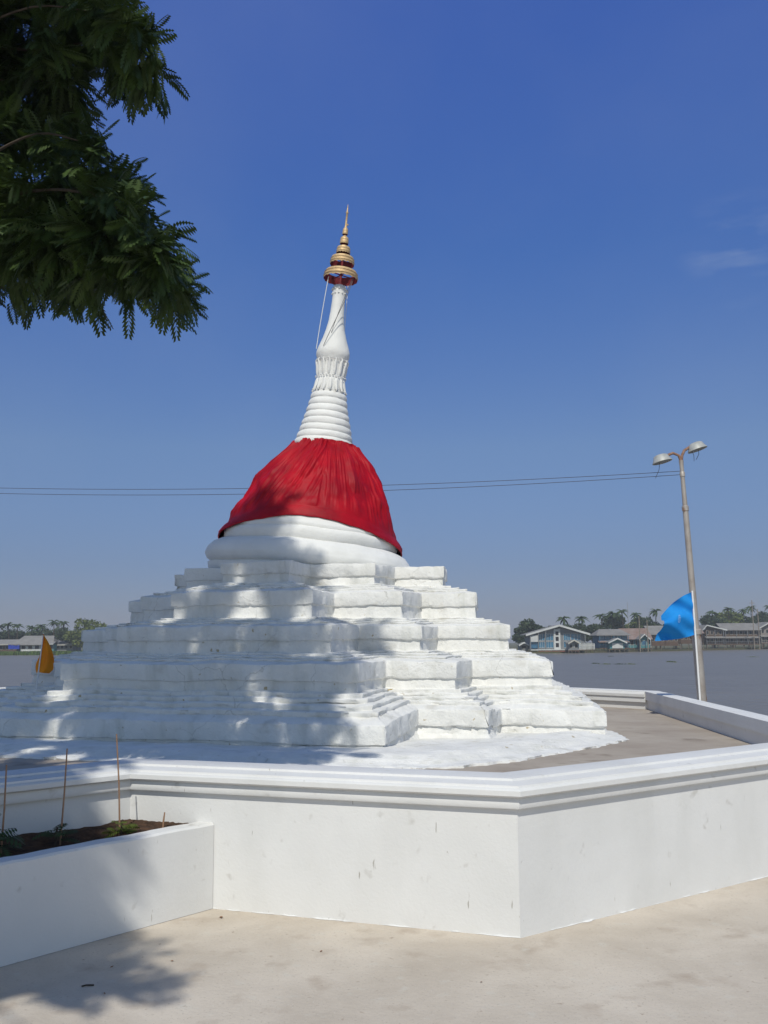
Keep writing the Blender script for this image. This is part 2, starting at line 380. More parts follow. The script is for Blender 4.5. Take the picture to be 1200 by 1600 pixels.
def quad_mesh(name, V, Fq, m, parent=None):
    me = bpy.data.meshes.new(name); me.vertices.add(len(V)); me.loops.add(len(Fq) * 4); me.polygons.add(len(Fq))
    me.vertices.foreach_set('co', V.astype(np.float32).ravel()); me.loops.foreach_set('vertex_index', Fq.astype(np.int32).ravel())
    me.polygons.foreach_set('loop_start', np.arange(0, len(Fq) * 4, 4, dtype=np.int32))
    me.update(calc_edges=True); me.materials.append(m)
    o = bpy.data.objects.new(name, me); C.objects.link(o)
    if parent: o.parent = parent
    return o

# seedlings and stakes in the planter
ST = [(-2.10, 5.36, .47, (-.002, .03), .47, 'thin bamboo stake at the far left of the planter, beside the darkest seedling'),
      (-1.86, 5.60, .47, (.012, .03), .53, 'thin bamboo stake in the middle of the planter'),
      (-1.58, 5.83, .48, (-.045, .02), .58, 'thin bamboo stake nearest the wall corner, leaning left')]
for x, y, z, (lx, ly), h, lab in ST:
    o = MB().tube([(0, 0, -.05), (lx * .5 + .004, ly * .5, h * .5), (lx, ly, h)], [.0055, .005, .004], 6).build('bamboo_stake', M['stake'], smooth=60)
    o.location = (x, y, z); tag(o, lab, 'stake', 'stakes in the planter')
o = MB().tube([(0, 0, -.04), (.004, 0, .05), (.010, 0, .10)], [.006, .006, .004], 6).build('stick_stub', M['stake'], smooth=60)
o.location = (-1.36, 5.97, .48); tag(o, 'short broken stick stub in the reddish soil near the planter corner', 'stick')
for i, (x, y, n, sc, mt, lab) in enumerate([(-2.13, 5.33, 16, .17, 'leaf', 'dark feathery seedling at the far left of the planter'),
                                   (-1.88, 5.58, 9, .12, 'leaf', 'small dark seedling at the foot of the middle stake'),
                                   (-1.57, 5.80, 18, .095, 'leaf_small', 'sunlit yellow green seedling bush near the wall corner')]):
    t = empty('seedling', (x, y, .47)); tag(t, lab, 'plant', 'seedlings in the planter')
    MB().tube([(0, 0, -.02), (.01, 0, .10), (0, .01, .20 if i == 0 else .08)], [.006, .005, .003], 5).build('stem', M['bark'], t)
    P = np.column_stack([rng.normal(0, .012, n), rng.normal(0, .012, n), rng.uniform(.01, .22 if i == 0 else .09, n)])
    a = rng.uniform(0, 6.28, n); T = np.column_stack([np.cos(a), np.sin(a), rng.uniform(.0, 1.0, n)])
    V, Fq = frond_np(P, T, np.full(n, sc), np.full(n, sc), np.full(n, .4), 7, .12)
    quad_mesh('foliage', V, Fq, M[mt], t)

# ------------------------------------------------------------------ pagoda
ROT = R(17.39); PC = Vector((-.984, 13.992, 0))
pag = empty('pagoda', (PC.x, PC.y, FLOOR), -ROT)
tag(pag, 'leaning whitewashed brick pagoda with stepped redented base and gilded umbrella spire', 'pagoda')
T5 = [(2.06, 1.371, .46), (2.56, 1.818, .925), (3.06, 2.14, 1.36), (3.58, 2.62, 1.80), (4.241, 3.091, 2.325)]
TZ = [(2.62, 2.46, 2.345), (2.22, 2.055, 1.90), (1.795, 1.63, 1.485), (1.375, 1.19, 1.08), (.85, .665, .57)]
DU = [-.045, .0, .0, .05, .02]
levels = []     # (a,b,c,du,z,amp)
def lv(p, o, z, du): levels.append((p[0] + o, p[1] + o, p[2] + o, du, z))
def mixp(p, q, s): return tuple(a + (b - a) * s for a, b in zip(p, q))
for i in range(5):
    p = T5[i]; zt, zl, zb = TZ[i]; du = DU[i]
    if i == 0:
        lv(p, -1.2 + .8, zt + .01, du); lv(p, -.2, zt + .008, du)
    for o, z in ((.006, zt + .004), (.018, zt), (.022, zt - .010), (.024, zt - .06), (.024, zl + .02), (.018, zl + .003), (-.002, zl), (-.008, zl - .008), (.0, (zl + zb) / 2), (.002, zb + .01)):
        lv(p, o, z, du)
    if i < 4:
        q = T5[i + 1]; zn = TZ[i + 1][0]; n = (4, 4, 4, 5)[i]; dz = (zb - zn) / n if n else 0
        for k in range(n):
            s0, s1 = k / n, (k + 1) / n
            z = zb - dz * k
            pk = mixp(p, q, s1); d_ = du + (DU[i + 1] - du) * s1
            pp = mixp(p, q, s0 + (s1 - s0) * .1)
            lv(pp, 0, z, d_)
            if k < n - 1:
                lv(pk, -.010, z + .001, d_); lv(pk, .001, z - .004, d_); lv(pk, .003, z - dz * .3, d_); lv(pk, .0, z - dz * .7, d_); lv(pk, -.003, z - dz + .002, d_)
    else:
        lv(p, .03, zb - .02, du); lv(p, .05, FLOOR - .06, du)
def plan(a, b, c):
    return [(-c, -a), (c, -a), (c, -b), (b, -b), (b, -c), (a, -c), (a - .40 * c, c), (b, c), (b, b), (c, b), (c, a), (-c, a), (-c, b), (-b, b), (-b, c), (-a, c), (-a, -c), (-b, -c), (-b, -b), (-c, -b)]
ref = plan(*T5[4]); cnt = []
for i in range(20):
    L = math.dist(ref[i], ref[(i + 1) % 20]); back = i in (7, 8, 9, 10, 11, 12, 13)
    cnt.append(max(6, int(L / (.045 if not back else .2))))
nring = sum(c + 1 for c in cnt)
vs = []
for li, (a, b, c, du, z) in enumerate(levels):
    P = plan(a, b, c)
    for i in range(20):
        x0, y0 = P[i]; x1, y1 = P[(i + 1) % 20]; L = math.hypot(x1 - x0, y1 - y0); n = cnt[i]
        ex, ey = (x1 - x0) / L, (y1 - y0) / L; cr = .007
        nx, ny = ey, -ex
        for k in range(n + 1):
            s = cr + (L - 2 * cr) * k / n
            x, y = x0 + ex * s + du, y0 + ey * s
            f1 = fbm((x, y, z * 2.0), 1.1, 5.0, 2); f2 = fbm((x, y, z), 6.0, 9.0, 2); f3 = fbm((x, y, 0), .9, 21.0 + z * 1.5, 2)
            f4 = fbm((x, y, z * .5), 2.6, 31.0, 2)
            e_off = max(-.045, min(.045, .045 - .09 * ((-y) - 3.09) / 1.15)) * max(0, min(1, (1.10 - z) / .25)) if y < -2.75 else 0
            f5 = mn.noise(Vector((x * 17, y * 17, z * 9)))
            dn = .003 * f5 + .016 * f1 + .007 * f2
            edge = min(s, L - s)
            dz = .020 * f3 + .007 * f2 + .012 * f4 + .004 * f5
            rag = max(0, fbm((x, y, z), 3.3, 77.0, 2) - .22) * .06 + max(0, fbm((x, y, z * 2), 14.0, 55.0, 2) - .3) * .03
            if z < 1.0: dn += .012 * f4; rag *= 1.8
            vs.append((x + nx * (dn - rag) , y + ny * (dn - rag), z + dz + e_off - FLOOR))
fs = []
for li in range(len(levels) - 1):
    b0, b1 = li * nring, (li + 1) * nring
    for k in range(nring):
        k2 = (k + 1) % nring
        fs.append((b0 + k, b1 + k, b1 + k2, b0 + k2))
vs.append((0, 0, TZ[0][0] + .02 - FLOOR)); ci = len(vs) - 1
for k in range(nring): fs.append((k, (k + 1) % nring, ci))
base = mesh_obj('stepped_base', vs, fs, M['plaster'], pag, smooth=30)
# plaster apron round the foot
def to_local(x, y): 
    d = Vector((x, y)) - Vector((PC.x, PC.y)); return Vector((d.x * math.cos(ROT) - d.y * math.sin(ROT), d.x * math.sin(ROT) + d.y * math.cos(ROT)))
ap = [(2.30, 9.78), (1.70, 9.08), (1.15, 8.45), (.55, 8.02), (-.4, 8.0), (-1.6, 8.35), (-4.4, 9.3), (-6.1, 11.2), (-6.0, 13.5), (-4.2, 18.2), (.2, 18.2), (2.3, 15.0), (2.45, 12.4), (2.62, 10.9), (2.58, 10.25)]
pts = []
for i in range(len(ap)):
    a, b = Vector(ap[i]), Vector(ap[(i + 1) % len(ap)]); n = max(2, int((b - a).length / .05))
    for k in range(n): pts.append(a.lerp(b, k / n))
vs = []; fs = []; cx = Vector((-1.2, 13.4)); NP = len(pts)
rr = [(1.0, .0), (.997, .012), (.985, .020), (.955, .022), (.951, .042), (.915, .044), (.910, .062), (.87, .062), (.80, .040), (.62, .03)]
for f_, z in rr:
    for i, p in enumerate(pts):
        j = 1 + .006 * fbm((p.x, p.y, 0), 2.2, 4, 3) + .006 * random.uniform(-1, 1) * (1 if f_ > .97 else 0)
        q = cx + (p - cx) * f_ * j; l_ = to_local(q.x, q.y)
        vs.append((l_.x, l_.y, z + (.018 * fbm((q.x, q.y, 0), 3.2, 8, 4) if f_ < .999 else -.02)))
for r_ in range(len(rr) - 1):
    for i in range(NP): fs.append((r_ * NP + i, r_ * NP + (i + 1) % NP, (r_ + 1) * NP + (i + 1) % NP, (r_ + 1) * NP + i))
mesh_obj('plaster_apron', vs, fs, M['plaster'], pag, smooth=50)

# upper body, tilted to the right
TILT = R(5.5)
AX = Vector((-1.085, 13.99, 2.58))
def lean(v):
    v = v.copy(); v.x += max(-.05, min(.04, .083 * (v.z - 3.9))); return v
UP = Matrix.Translation(AX) @ Matrix.Rotation(TILT, 4, 'Y') @ Matrix.Translation(Vector((0, 0, -2.58)))
PM = Matrix.Translation(Vector(pag.location)) @ Matrix.Rotation(-ROT, 4, 'Z')
PMi = PM.inverted()
def lathe_rough(prof, n, amp1, sc1, amp2, sc2, seed, warp=None):
    vs = []; fs = []
    for i, (r, z) in enumerate(prof):
        for k in range(n):
            a = 2 * math.pi * k / n; x, y = r * math.cos(a), r * math.sin(a)
            d = amp1 * fbm((x, y, z), sc1, seed, 2) + amp2 * fbm((x, y, z), sc2, seed + 3, 2)
            if warp: d += warp(a, r, z)
            zz = z + amp1 * .8 * fbm((x, y, z), sc1 * .8, seed + 9, 2)
            q_ = UP @ Vector(((r + d) * math.cos(a), (r + d) * math.sin(a), zz))
            vs.append(PMi @ (lean(q_) if n == 150 else q_))
    for i in range(len(prof) - 1):
        for k in range(n):
            fs.append((i * n + k, i * n + (k + 1) % n, (i + 1) * n + (k + 1) % n, (i + 1) * n + k))
    return vs, fs
def dense(prof, step=.03):
    out = []
    for (r0, z0), (r1, z1) in zip(prof, prof[1:]):
        n = max(1, int(math.hypot(r1 - r0, z1 - z0) / step))
        for k in range(n): out.append((r0 + (r1 - r0) * k / n, z0 + (z1 - z0) * k / n))
    out.append(prof[-1]); return out
def spl(pts, n=6):
    out = []
    for i in range(len(pts) - 1):
        p0 = pts[max(i - 1, 0)]; p1 = pts[i]; p2 = pts[i + 1]; p3 = pts[min(i + 2, len(pts) - 1)]
        for k in range(n):
            t = k / n
            out.append(tuple(.5 * (2 * b + (c - a) * t + (2 * a - 5 * b + 4 * c - d) * t * t + (3 * b - a - 3 * c + d) * t ** 3) for a, b, c, d in zip(p0, p1, p2, p3)))
    out.append(pts[-1]); return out
bell = [(1.40, 2.50), (1.46, 2.56), (1.47, 2.63), (1.43, 2.655), (1.49, 2.69), (1.52, 2.76), (1.49, 2.85), (1.42, 2.93), (1.32, 2.985), (1.255, 3.0), (1.275, 3.03), (1.285, 3.10), (1.27, 3.15), (1.235, 3.17), (1.245, 3.2), (1.20, 3.28), (1.155, 3.38),
        (1.08, 3.55), (.975, 3.78), (.84, 4.02), (.655, 4.28), (.46, 4.46), (.39, 4.56)]
v_, f_ = lathe_rough(dense(bell, .03), 150, .022, 1.6, .006, 7, 3)
mesh_obj('bell', v_, f_, M['plaster_smooth'], pag, smooth=55)
rings = []
zs, ze, nr = 4.50, 5.34, 8
for k in range(nr):
    t0 = k / nr; z0 = zs + (ze - zs) * t0; h = (ze - zs) / nr
    r0 = .445 * (1 - t0) ** 1.25 + .255 * (1 - (1 - t0) ** 1.25)
    for q in range(8):
        tt = q / 8
        rings.append((r0 - .022 * tt + .020 * math.sin(math.pi * tt) ** .6 - .004, z0 + h * tt))
v_, f_ = lathe_rough(rings, 72, .008, 5, .003, 16, 6)
mesh_obj('ringed_spire', v_, f_, M['plaster_smooth'], pag, smooth=70)
core = [(.232, 5.30), (.222, 5.34), (.212, 5.50), (.208, 5.60), (.212, 5.80), (.232, 5.86), (.252, 5.92), (.255, 5.98), (.235, 6.06), (.195, 6.17), (.158, 6.30), (.128, 6.45), (.110, 6.62), (.100, 6.80), (.102, 6.93), (.106, 7.0), (.090, 7.05), (.04, 7.08), (.0, 7.085)]
v_, f_ = lathe_rough(dense(spl(core, 3), .03), 48, .006, 5, .002, 18, 8)
mesh_obj('bulb_spire', v_, f_, M['plaster_smooth'], pag, smooth=70)
# lotus petal collar: two rows of stucco petals
mb = MB()
def petal(a, z0, z1, r0, r1, wd, th=.020):
    n = 9; vs = []; fs = []
    for i in range(n):
        t = i / (n - 1); wv = wd * (math.sin(math.pi * min(1, .18 + t * .80)) ** .7); z = z0 + (z1 - z0) * t; r = r0 + (r1 - r0) * t ** 1.6
        for j in range(5):
            u = (j - 2) / 2; aa = a + u * wv / .23
            rr_ = r + th * (1 - u * u) * (1 if 0 < i < n - 1 else .3) + random.uniform(-.002, .002)
            vs.append(PMi @ (UP @ Vector((rr_ * math.cos(aa), rr_ * math.sin(aa), z))))
    for i in range(n - 1):
        for j in range(4): fs.append((i * 5 + j, i * 5 + j + 1, (i + 1) * 5 + j + 1, (i + 1) * 5 + j))
    mb.add(vs, fs)
NPET = 15
for k in range(NPET):
    a = 2 * math.pi * k / NPET
    petal(a, 5.60, 5.86, .203, .236, .032, .028)
    petal(a + math.pi / NPET, 5.56, 5.345, .203, .246, .032, .028)
for k in range(NPET * 2):
    for zz, rr_ in ((5.365, .262), (5.585, .228), (5.845, .246)):
        a = math.pi * (k + .5) / NPET; c_ = PMi @ (UP @ Vector((rr_ * math.cos(a), rr_ * math.sin(a), zz + random.uniform(-.012, .012))))
        s_ = .014
        mb.add([c_ + Vector(d) * s_ for d in ((1, 0, 0), (-1, 0, 0), (0, 1, 0), (0, -1, 0), (0, 0, 1), (0, 0, -1))],
               [(0, 2, 4), (2, 1, 4), (1, 3, 4), (3, 0, 4), (2, 0, 5), (1, 2, 5), (3, 1, 5), (0, 3, 5)])
for k in range(12):
    a = 2 * math.pi * k / 12
    for zz, rr_, s_ in ((6.92, .108, .016), (6.99, .112, .018), (7.04, .085, .016)):
        c_ = PMi @ (UP @ Vector((rr_ * math.cos(a), rr_ * math.sin(a), zz)))
        mb.add([c_ + Vector(d) * s_ for d in ((1, 0, 0), (-1, 0, 0), (0, 1, 0), (0, -1, 0), (0, 0, 1.4), (0, 0, -1))],
               [(0, 2, 4), (2, 1, 4), (1, 3, 4), (3, 0, 4), (2, 0, 5), (1, 2, 5), (3, 1, 5), (0, 3, 5)])

mb.build('lotus_collar', M['plaster_smooth'], pag, smooth=60)
# gilded tiered umbrella
TM = PMi @ UP
fin = MB().tube([TM @ Vector((0, 0, z)) for z in (7.05, 7.9, 7.99)], [.022, .016, .014], 8).build('finial_mast', M['red_lining'], pag, smooth=60)
UT = [(.262, 7.165, .125), (.186, 7.405, .115), (.108, 7.585, .10), (.066, 7.745, .095), (.043, 7.90, .085)]
for ti, (r, z, h) in enumerate(UT):
    n = 48
    def scal(prof, nlob, n=n):
        vs = []; fs = []
        for i, (rr_, zz, sc_) in enumerate(prof):
            for k in range(n):
                a = 2 * math.pi * k / n
                dz = sc_ * abs(math.sin(a * nlob / 2))
                vs.append(TM @ Vector((rr_ * math.cos(a), rr_ * math.sin(a), zz + dz)))
        for i in range(len(prof) - 1):
            for k in range(n): fs.append((i * n + k, i * n + (k + 1) % n, (i + 1) * n + (k + 1) % n, (i + 1) * n + k))
        return vs, fs
    outp = [(r * 1.0, z - .01, .012), (r * 1.0, z + h * .2, 0), (r * 1.035, z + h * .27, 0), (r * .985, z + h * .33, 0), (r * .97, z + h * .62, 0), (r * 1.0, z + h * .68, 0), (r * .95, z + h * .78, 0), (r * .90, z + h, 0)]
    v_, f_ = scal(outp, 16)
    tier = mesh_obj('umbrella_tier', v_, f_, M['gold'], pag, smooth=50)
    v_, f_ = scal([(r * .985, z - .009, .012), (r * .93, z + h * .5, 0), (r * .885, z + h * .99, 0)], 16)
    f_ = [q[::-1] for q in f_]
    mesh_obj('lining', v_, f_, M['red_lining'], tier)
    if ti >= 2:
        MB().lathe([(r * .90, z + h), (r * .6, z + h * 1.18), (.018, z + h * 1.45)], 32, TM).build('cap', M['gold'], tier, smooth=50)
    mb = MB()
    for k in range(4):
        a = math.pi / 2 * k + .6
        mb.tube([TM @ Vector((.012 * math.cos(a), .012 * math.sin(a), z + h * .55)), TM @ Vector((r * .9 * math.cos(a), r * .9 * math.sin(a), z + h * .62))], .009 if ti < 2 else .006, 6)
    mb.build('spokes', M['red_lining'], tier)
MB().lathe([(.020, 7.97), (.018, 8.02), (.016, 8.1), (.0135, 8.24), (.023, 8.25), (.021, 8.265), (.012, 8.27), (.009, 8.33), (.001, 8.40)], 16, TM).build('spire_rod', M['gold'], pag, smooth=60)
MB().lathe([(.0, 8.045), (.012, 8.05), (.014, 8.062), (.010, 8.07), (0, 8.075)], 8, TM @ Matrix.Translation((.026, 0, 0))).build('bell_clip', M['gold'], pag)
def stay(a0, z0, r0, a1, z1, r1, m, rad=.0035, sag=0.02):
    pts = []
    for i in range(9):
        t = i / 8; a = a0 + (a1 - a0) * t; r = r0 + (r1 - r0) * t - sag * math.sin(math.pi * t) * .0
        p = Vector((r * math.cos(a), r * math.sin(a), z0 + (z1 - z0) * t)); pts.append(TM @ p)
    MB().tube(pts, rad, 5).build('stay_wire', m, pag)
stay(R(215), 7.15, .215, R(188), 6.02, .262, M['wire'], .006)
stay(R(330), 7.15, .235, R(238), 6.02, .262, M['wire_dark'], .005)
stay(R(325), 7.15, .235, R(256), 6.25, .18, M['wire_dark'], .004)
stay(R(60), 7.15, .22, R(60), 6.02, .262, M['wire'], .005)

# red cloth round the bell --------------------------------------------
def bell_r(z):
    for (r0, z0), (r1, z1) in zip(bell[12:], bell[13:]):
        if z0 <= z <= z1: return r0 + (r1 - r0) * (z - z0) / (z1 - z0)
    return 1.315 if z < 3.16 else .42
cl = empty('draped_cloth', tuple(UP @ Vector((0, 0, 3.0)))); CLI = Matrix.Translation(-Vector(cl.location))
tag(cl, 'crimson red cloth wrapped and gathered round the bell of the white pagoda', 'cloth')
NA, NZ = 520, 90; vs = []; fs = []
for i in range(NZ + 1):
    s = i / NZ
    for k in range(NA):
        a = 2 * math.pi * k / NA
        fr = .5 - .5 * math.sin(a)                       # 1 at the front (a=-90)
        zb = 2.92 + .39 * fr ** 2.6 + .012 * mn.noise(Vector((math.cos(a) * 3, math.sin(a) * 3, 0)))
        
        zt = 4.55 + .01 * mn.noise(Vector((a * 6, 0, 0)))
        zb += .02 * mn.noise(Vector((a * 2.3, 1, 0))) + .012 * mn.noise(Vector((a * 7, 4, 0)))
        z = zb + (zt - zb) * s
        r = 0
        for dz in (-.06, -.03, 0, .03, .06): r += bell_r(min(4.56, max(3.05, z + dz))) / 5
        r = max(r, .43) + .018 + .02 * max(0, min(1, (3.25 - z) / .15))
        g = max(0, min(1, (s - .12) / .10))            # below: smooth hem
        x, y = math.cos(a), math.sin(a)
        slant = a + (.35 * (1 - s) ** 1.3) * (1 if math.cos(a) < .1 else -.15)
        f1 = mn.noise(Vector((slant * 9.0, s * 1.1, 1.0))) ; f2 = mn.noise(Vector((slant * 19.0, s * 1.6, 7.0))); f3 = mn.noise(Vector((slant * 4, s * 3.5, 3)))
        ridge = (1 - 2.2 * abs(f1)); ridge2 = (1 - 2.2 * abs(f2))
        amp = g * (.25 + .75 * s ** .8)
        big = mn.noise(Vector((slant * 3.1 + 2, s * .8, 5))); d = .068 * amp * ridge * (.6 + big) + .036 * amp * ridge2 * (.8 - big) + .060 * g * (1 - s) * f3 + .03 * g * big
        # creases in the left-front field
        cz = mn.noise(Vector((a * 5 + z * 3, z * 5, 11))); d += .045 * g * cz * (1 - .5 * s)
        if s < .12: d += .006 * math.sin(math.pi * s / .12) + .004
        if i == 0: d -= .02
        if s > .97: d -= .03 * (s - .97) / .03
        r = max(r + d, r - .004 + .008 * s, .462 if s > .93 else .42)
        vs.append(CLI @ lean(UP @ Vector((r * x, r * y, z))))
for i in range(NZ):
    for k in range(NA): fs.append((i * NA + k, i * NA + (k + 1) % NA, (i + 1) * NA + (k + 1) % NA, (i + 1) * NA + k))
mesh_obj('cloth', vs, fs, M['red'], cl, smooth=180)
# rolled hem
mb = MB(); hem = []
for k in range(NA):
    p = vs[NA * 1 + k]; hem.append(p * 1.0)
ring = []
for k in range(0, NA, 2):
    p = hem[k]; q = (Vector((p.x, p.y, 0))).normalized()
    for j in range(6):
        b = 2 * math.pi * j / 6; ring.append(p + q * (.009 * math.cos(b)) + Vector((0, 0, .012 * math.sin(b) - .005)))
n_ = NA // 2; fs = [(k * 6 + j, k * 6 + (j + 1) % 6, ((k + 1) % n_) * 6 + (j + 1) % 6, ((k + 1) % n_) * 6 + j) for k in range(n_) for j in range(6)]
mesh_obj('hem', ring, fs, M['red'], cl, smooth=180)

def lying(name, pts, mt, lab, cat, rad=.006):
    o = MB().tube([Vector(p) - Vector(pts[0]) for p in pts], rad, 5).build(name, mt); o.location = pts[0]; tag(o, lab, cat); return o

# ------------------------------------------------------------------ lamp post
LB = Vector((4.378, 13.0, -2.2)); LT = Vector((4.146, 13.0, 4.21)); LD = (LT - LB).normalized()
def lpz(z): return LB + LD * ((z - LB.z) / LD.z)
lp = empty('lamp_post', tuple(LB)); tag(lp, 'tall grey steel lamp post with two lamp heads beyond the terrace wall', 'street lamp')
LI = Matrix.Translation(-LB)
def L_(p): return Vector(p) - LB
mb = MB(); mb.tube([L_(lpz(z)) for z in (-2.2, 1.0, 1.72)], [.070, .064, .061], 16); mb.build('lower_pole', M['galv'], lp, smooth=50)
MB().tube([L_(lpz(z)) for z in (1.72, 3.42)], [.047, .038], 16).build('middle_pole', M['galv'], lp, smooth=50)
MB().tube([L_(lpz(z)) for z in (3.42, 4.0, 4.08)], [.034, .028, .034], 12).build('upper_pole', M['galv'], lp, smooth=50)
for z, r in ((1.70, .072), (3.40, .047), (3.88, .036)):
    MB().tube([L_(lpz(z - .035)), L_(lpz(z - .03)), L_(lpz(z + .03)), L_(lpz(z + .045))], [r * .8, r, r, r * .7], 16).build('collar', M['galv'] if z < 3.9 else M['rust'], lp, smooth=40)
tp = lpz(4.05)
MB().tube([L_(tp), L_(tp + Vector((-.03, 0, .10))), L_(tp + Vector((-.11, 0, .135))), L_(tp + Vector((-.20, 0, .10))), L_(tp + Vector((-.26, 0, .05)))], .020, 8).build('arm', M['rust'], lp, smooth=60)
MB().tube([L_(tp), L_(tp + Vector((.015, 0, .10))), L_(tp + Vector((.05, 0, .17))), L_(tp + Vector((.12, 0, .215)))], .020, 8).build('arm', M['rust'], lp, smooth=60)
def lamp_head(c, sx, tilt):
    mt_ = Matrix.Translation(L_(c)) @ Matrix.Rotation(tilt, 4, 'Y') @ Matrix.Rotation(R(-6), 4, 'X') @ Matrix.Diagonal((.93, .75, .82, 1))
    hd = MB().lathe([(.002, .125), (.075, .122), (.105, .105), (.128, .04), (.150, .0), (.152, -.010), (.142, -.010), (.138, .0)], 28, mt_).build('lamp_head', M['lamp_body'], lp, smooth=45)
    MB().lathe([(.139, .004), (.09, -.004), (.05, -.012), (.0, -.014)][::-1], 24, mt_).build('lamp_glass', M['lamp_glass'], hd, smooth=60)
    return hd
lamp_head(tp + Vector((.235, 0, .185)), .2, R(-17))
lamp_head(tp + Vector((-.265, 0, .015)), .2, R(-13))
for (dx, dz, ex, ez) in ((-.30, .02, -.37, -.22), (.14, .19, .18, .02), (.25, .19, .21, .04)):
    MB().tube([L_(tp + Vector((dx, 0, dz))), L_(tp + Vector(((dx + ex) / 2 + .02, 0, (dz + ez) / 2))), L_(tp + Vector((ex, 0, ez)))], .0035, 4).build('loose_wire', M['cable'], lp)

# power cables
def cable(p0, p1, sag, lab, rad=.012, n=40):
    p0, p1 = Vector(p0), Vector(p1)
    pts = [Vector(((p0.lerp(p1, i / n)).x, (p0.lerp(p1, i / n)).y, p0.lerp(p1, i / n).z - sag * 4 * (i / n) * (1 - i / n))) - p0 for i in range(n + 1)]
    o = MB().tube(pts, rad, 5).build('power_cable', M['cable']); o.location = p0; tag(o, lab, 'cable', 'overhead power cables')
cable((-14.0, 17.4, 4.90), lpz(3.93), .32, 'thin black power cable to the lamp post, upper of the two', .004)
cable((-14.0, 17.5, 4.86), lpz(3.88), .36, 'thin black power cable to the lamp post, lower of the two', .004)

# ------------------------------------------------------------------ flags
fb = Vector((4.257, 12.86, -1.9)); ft = Vector((4.167, 12.86, 2.258))
fl_ = empty('flag', tuple(fb)); tag(fl_, 'bright blue flag on a thin white pole beside the lamp post', 'flag')
MB().tube([Vector((0, 0, 0)), (ft - fb)], [.015, .012], 10).build('flag_pole', M['white_paint'], fl_, smooth=60)
def blue_flag():
    nu, nv = 46, 46; vs = []; fs = []
    # hoist edge follows the pole from z 2.16 down to 1.47; fly end falls left and down
    for i in range(nu + 1):
        u = i / nu
        for j in range(nv + 1):
            v = j / nv
            top = Vector((4.161, 12.860, 2.241)); bot = Vector((4.166, 12.860, 1.665))
            h = top.lerp(bot, v)
            ftop = Vector((3.739, 12.800, 1.923)); fmid = Vector((3.704, 12.700, 1.794)); fbot = Vector((3.632, 12.750, 1.592))
            e_ = ftop.lerp(fmid, v * 2) if v < .5 else fmid.lerp(fbot, v * 2 - 1)
            p = h.lerp(e_, u)
            p.z += .045 * math.sin(math.pi * u) * (1 - v) ** 1.5 - .03 * math.sin(math.pi * u) * v
            # deep pleat across the lower half plus soft vertical waves
            p.y += .05 * math.sin(u * 7.0 + v * 1.5) * u + .085 * math.sin(v * 7.0 + u * 2.4 - .6) * (u ** .7) + .022 * math.sin(v * 15 + u * 11)
            p.z += .018 * math.sin(v * 13 + u * 3) * u
            vs.append(p - fb)
    for i in range(nu):
        for j in range(nv): fs.append((i * (nv + 1) + j, (i + 1) * (nv + 1) + j, (i + 1) * (nv + 1) + j + 1, i * (nv + 1) + j + 1))
    o = mesh_obj('flag_cloth', vs, fs, M['flag_blue'], fl_, smooth=180)
    # small pale emblem in the middle of the cloth: a crowned round device
    def S_(u, v):
        i = min(nu - 1, int(u * nu)); j = min(nv - 1, int(v * nv)); a = u * nu - i; b = v * nv - j
        g = lambda ii, jj: vs[ii * (nv + 1) + jj]
        return g(i, j).lerp(g(i + 1, j), a).lerp(g(i, j + 1).lerp(g(i + 1, j + 1), a), b)
    V = []; Fq = []
    def patch(pts):
        n0 = len(V)
        for u, v in pts: V.append(S_(u, v) + Vector((0, -.006, 0)))
        Fq.append(tuple(range(n0, n0 + len(pts))))
    cu, cv = .50, .52
    for k in range(10):
        a0, a1 = 2 * math.pi * k / 10, 2 * math.pi * (k + 1) / 10
        patch([(cu + .05 * math.cos(a0), cv + .075 * math.sin(a0)), (cu + .05 * math.cos(a1), cv + .075 * math.sin(a1)), (cu + .034 * math.cos(a1), cv + .052 * math.sin(a1)), (cu + .034 * math.cos(a0), cv + .052 * math.sin(a0))])
    for k in range(5): patch([(cu - .03 + .015 * k - .007, cv - .085), (cu - .03 + .015 * k + .007, cv - .085), (cu - .03 + .015 * k, cv - .085 - .05 - (.03 if k == 2 else 0))])
    patch([(cu - .012, cv - .04), (cu + .012, cv - .04), (cu + .012, cv + .04), (cu - .012, cv + .04)])
    mesh_obj('emblem', V, Fq, M['emblem'], o)
blue_flag()
# orange flag on the left rear of the stepped base
ob = Vector((-4.73, 13.0, .93)); ot = Vector((-4.648, 13.0, 1.755))
of = empty('pennant', tuple(ob)); tag(of, 'small orange pennant flag on a thin pole at the left edge of the stepped base', 'flag')
MB().tube([Vector((0, 0, -.1)), ot - ob], [.010, .008], 8).build('flag_pole', M['white_paint'], of, smooth=60)
vs = []; fs = []; nu, nv = 22, 30
for i in range(nu + 1):
    u = i / nu
    for j in range(nv + 1):
        v = j / nv
        h = ot.lerp(ob, .64 * v)
        wd = .185 * (math.sin(math.pi * min(1, v * .62 + .0))) ** .9 * (1 if v < .9 else 1 - (v - .9) * 2.2)
        p = h + Vector((wd * u + .0, .05 * math.sin(u * 6 + v * 2) * u, -.02 * u))
        vs.append(p - ob)
for i in range(nu):
    for j in range(nv): fs.append((i * (nv + 1) + j, (i + 1) * (nv + 1) + j, (i + 1) * (nv + 1) + j + 1, i * (nv + 1) + j + 1))
n0 = len(vs)
for k in range(9):
    v = k / 8; h = ot.lerp(ob, .33 + .30 * v)
    vs.append(h - ob + Vector((-.005, 0, 0))); vs.append(h - ob + Vector((-.06 * math.sin(math.pi * min(1, v * .8 + .05)), .03, -.03)))
for k in range(8): fs.append((n0 + 2 * k, n0 + 2 * k + 1, n0 + 2 * k + 3, n0 + 2 * k + 2))
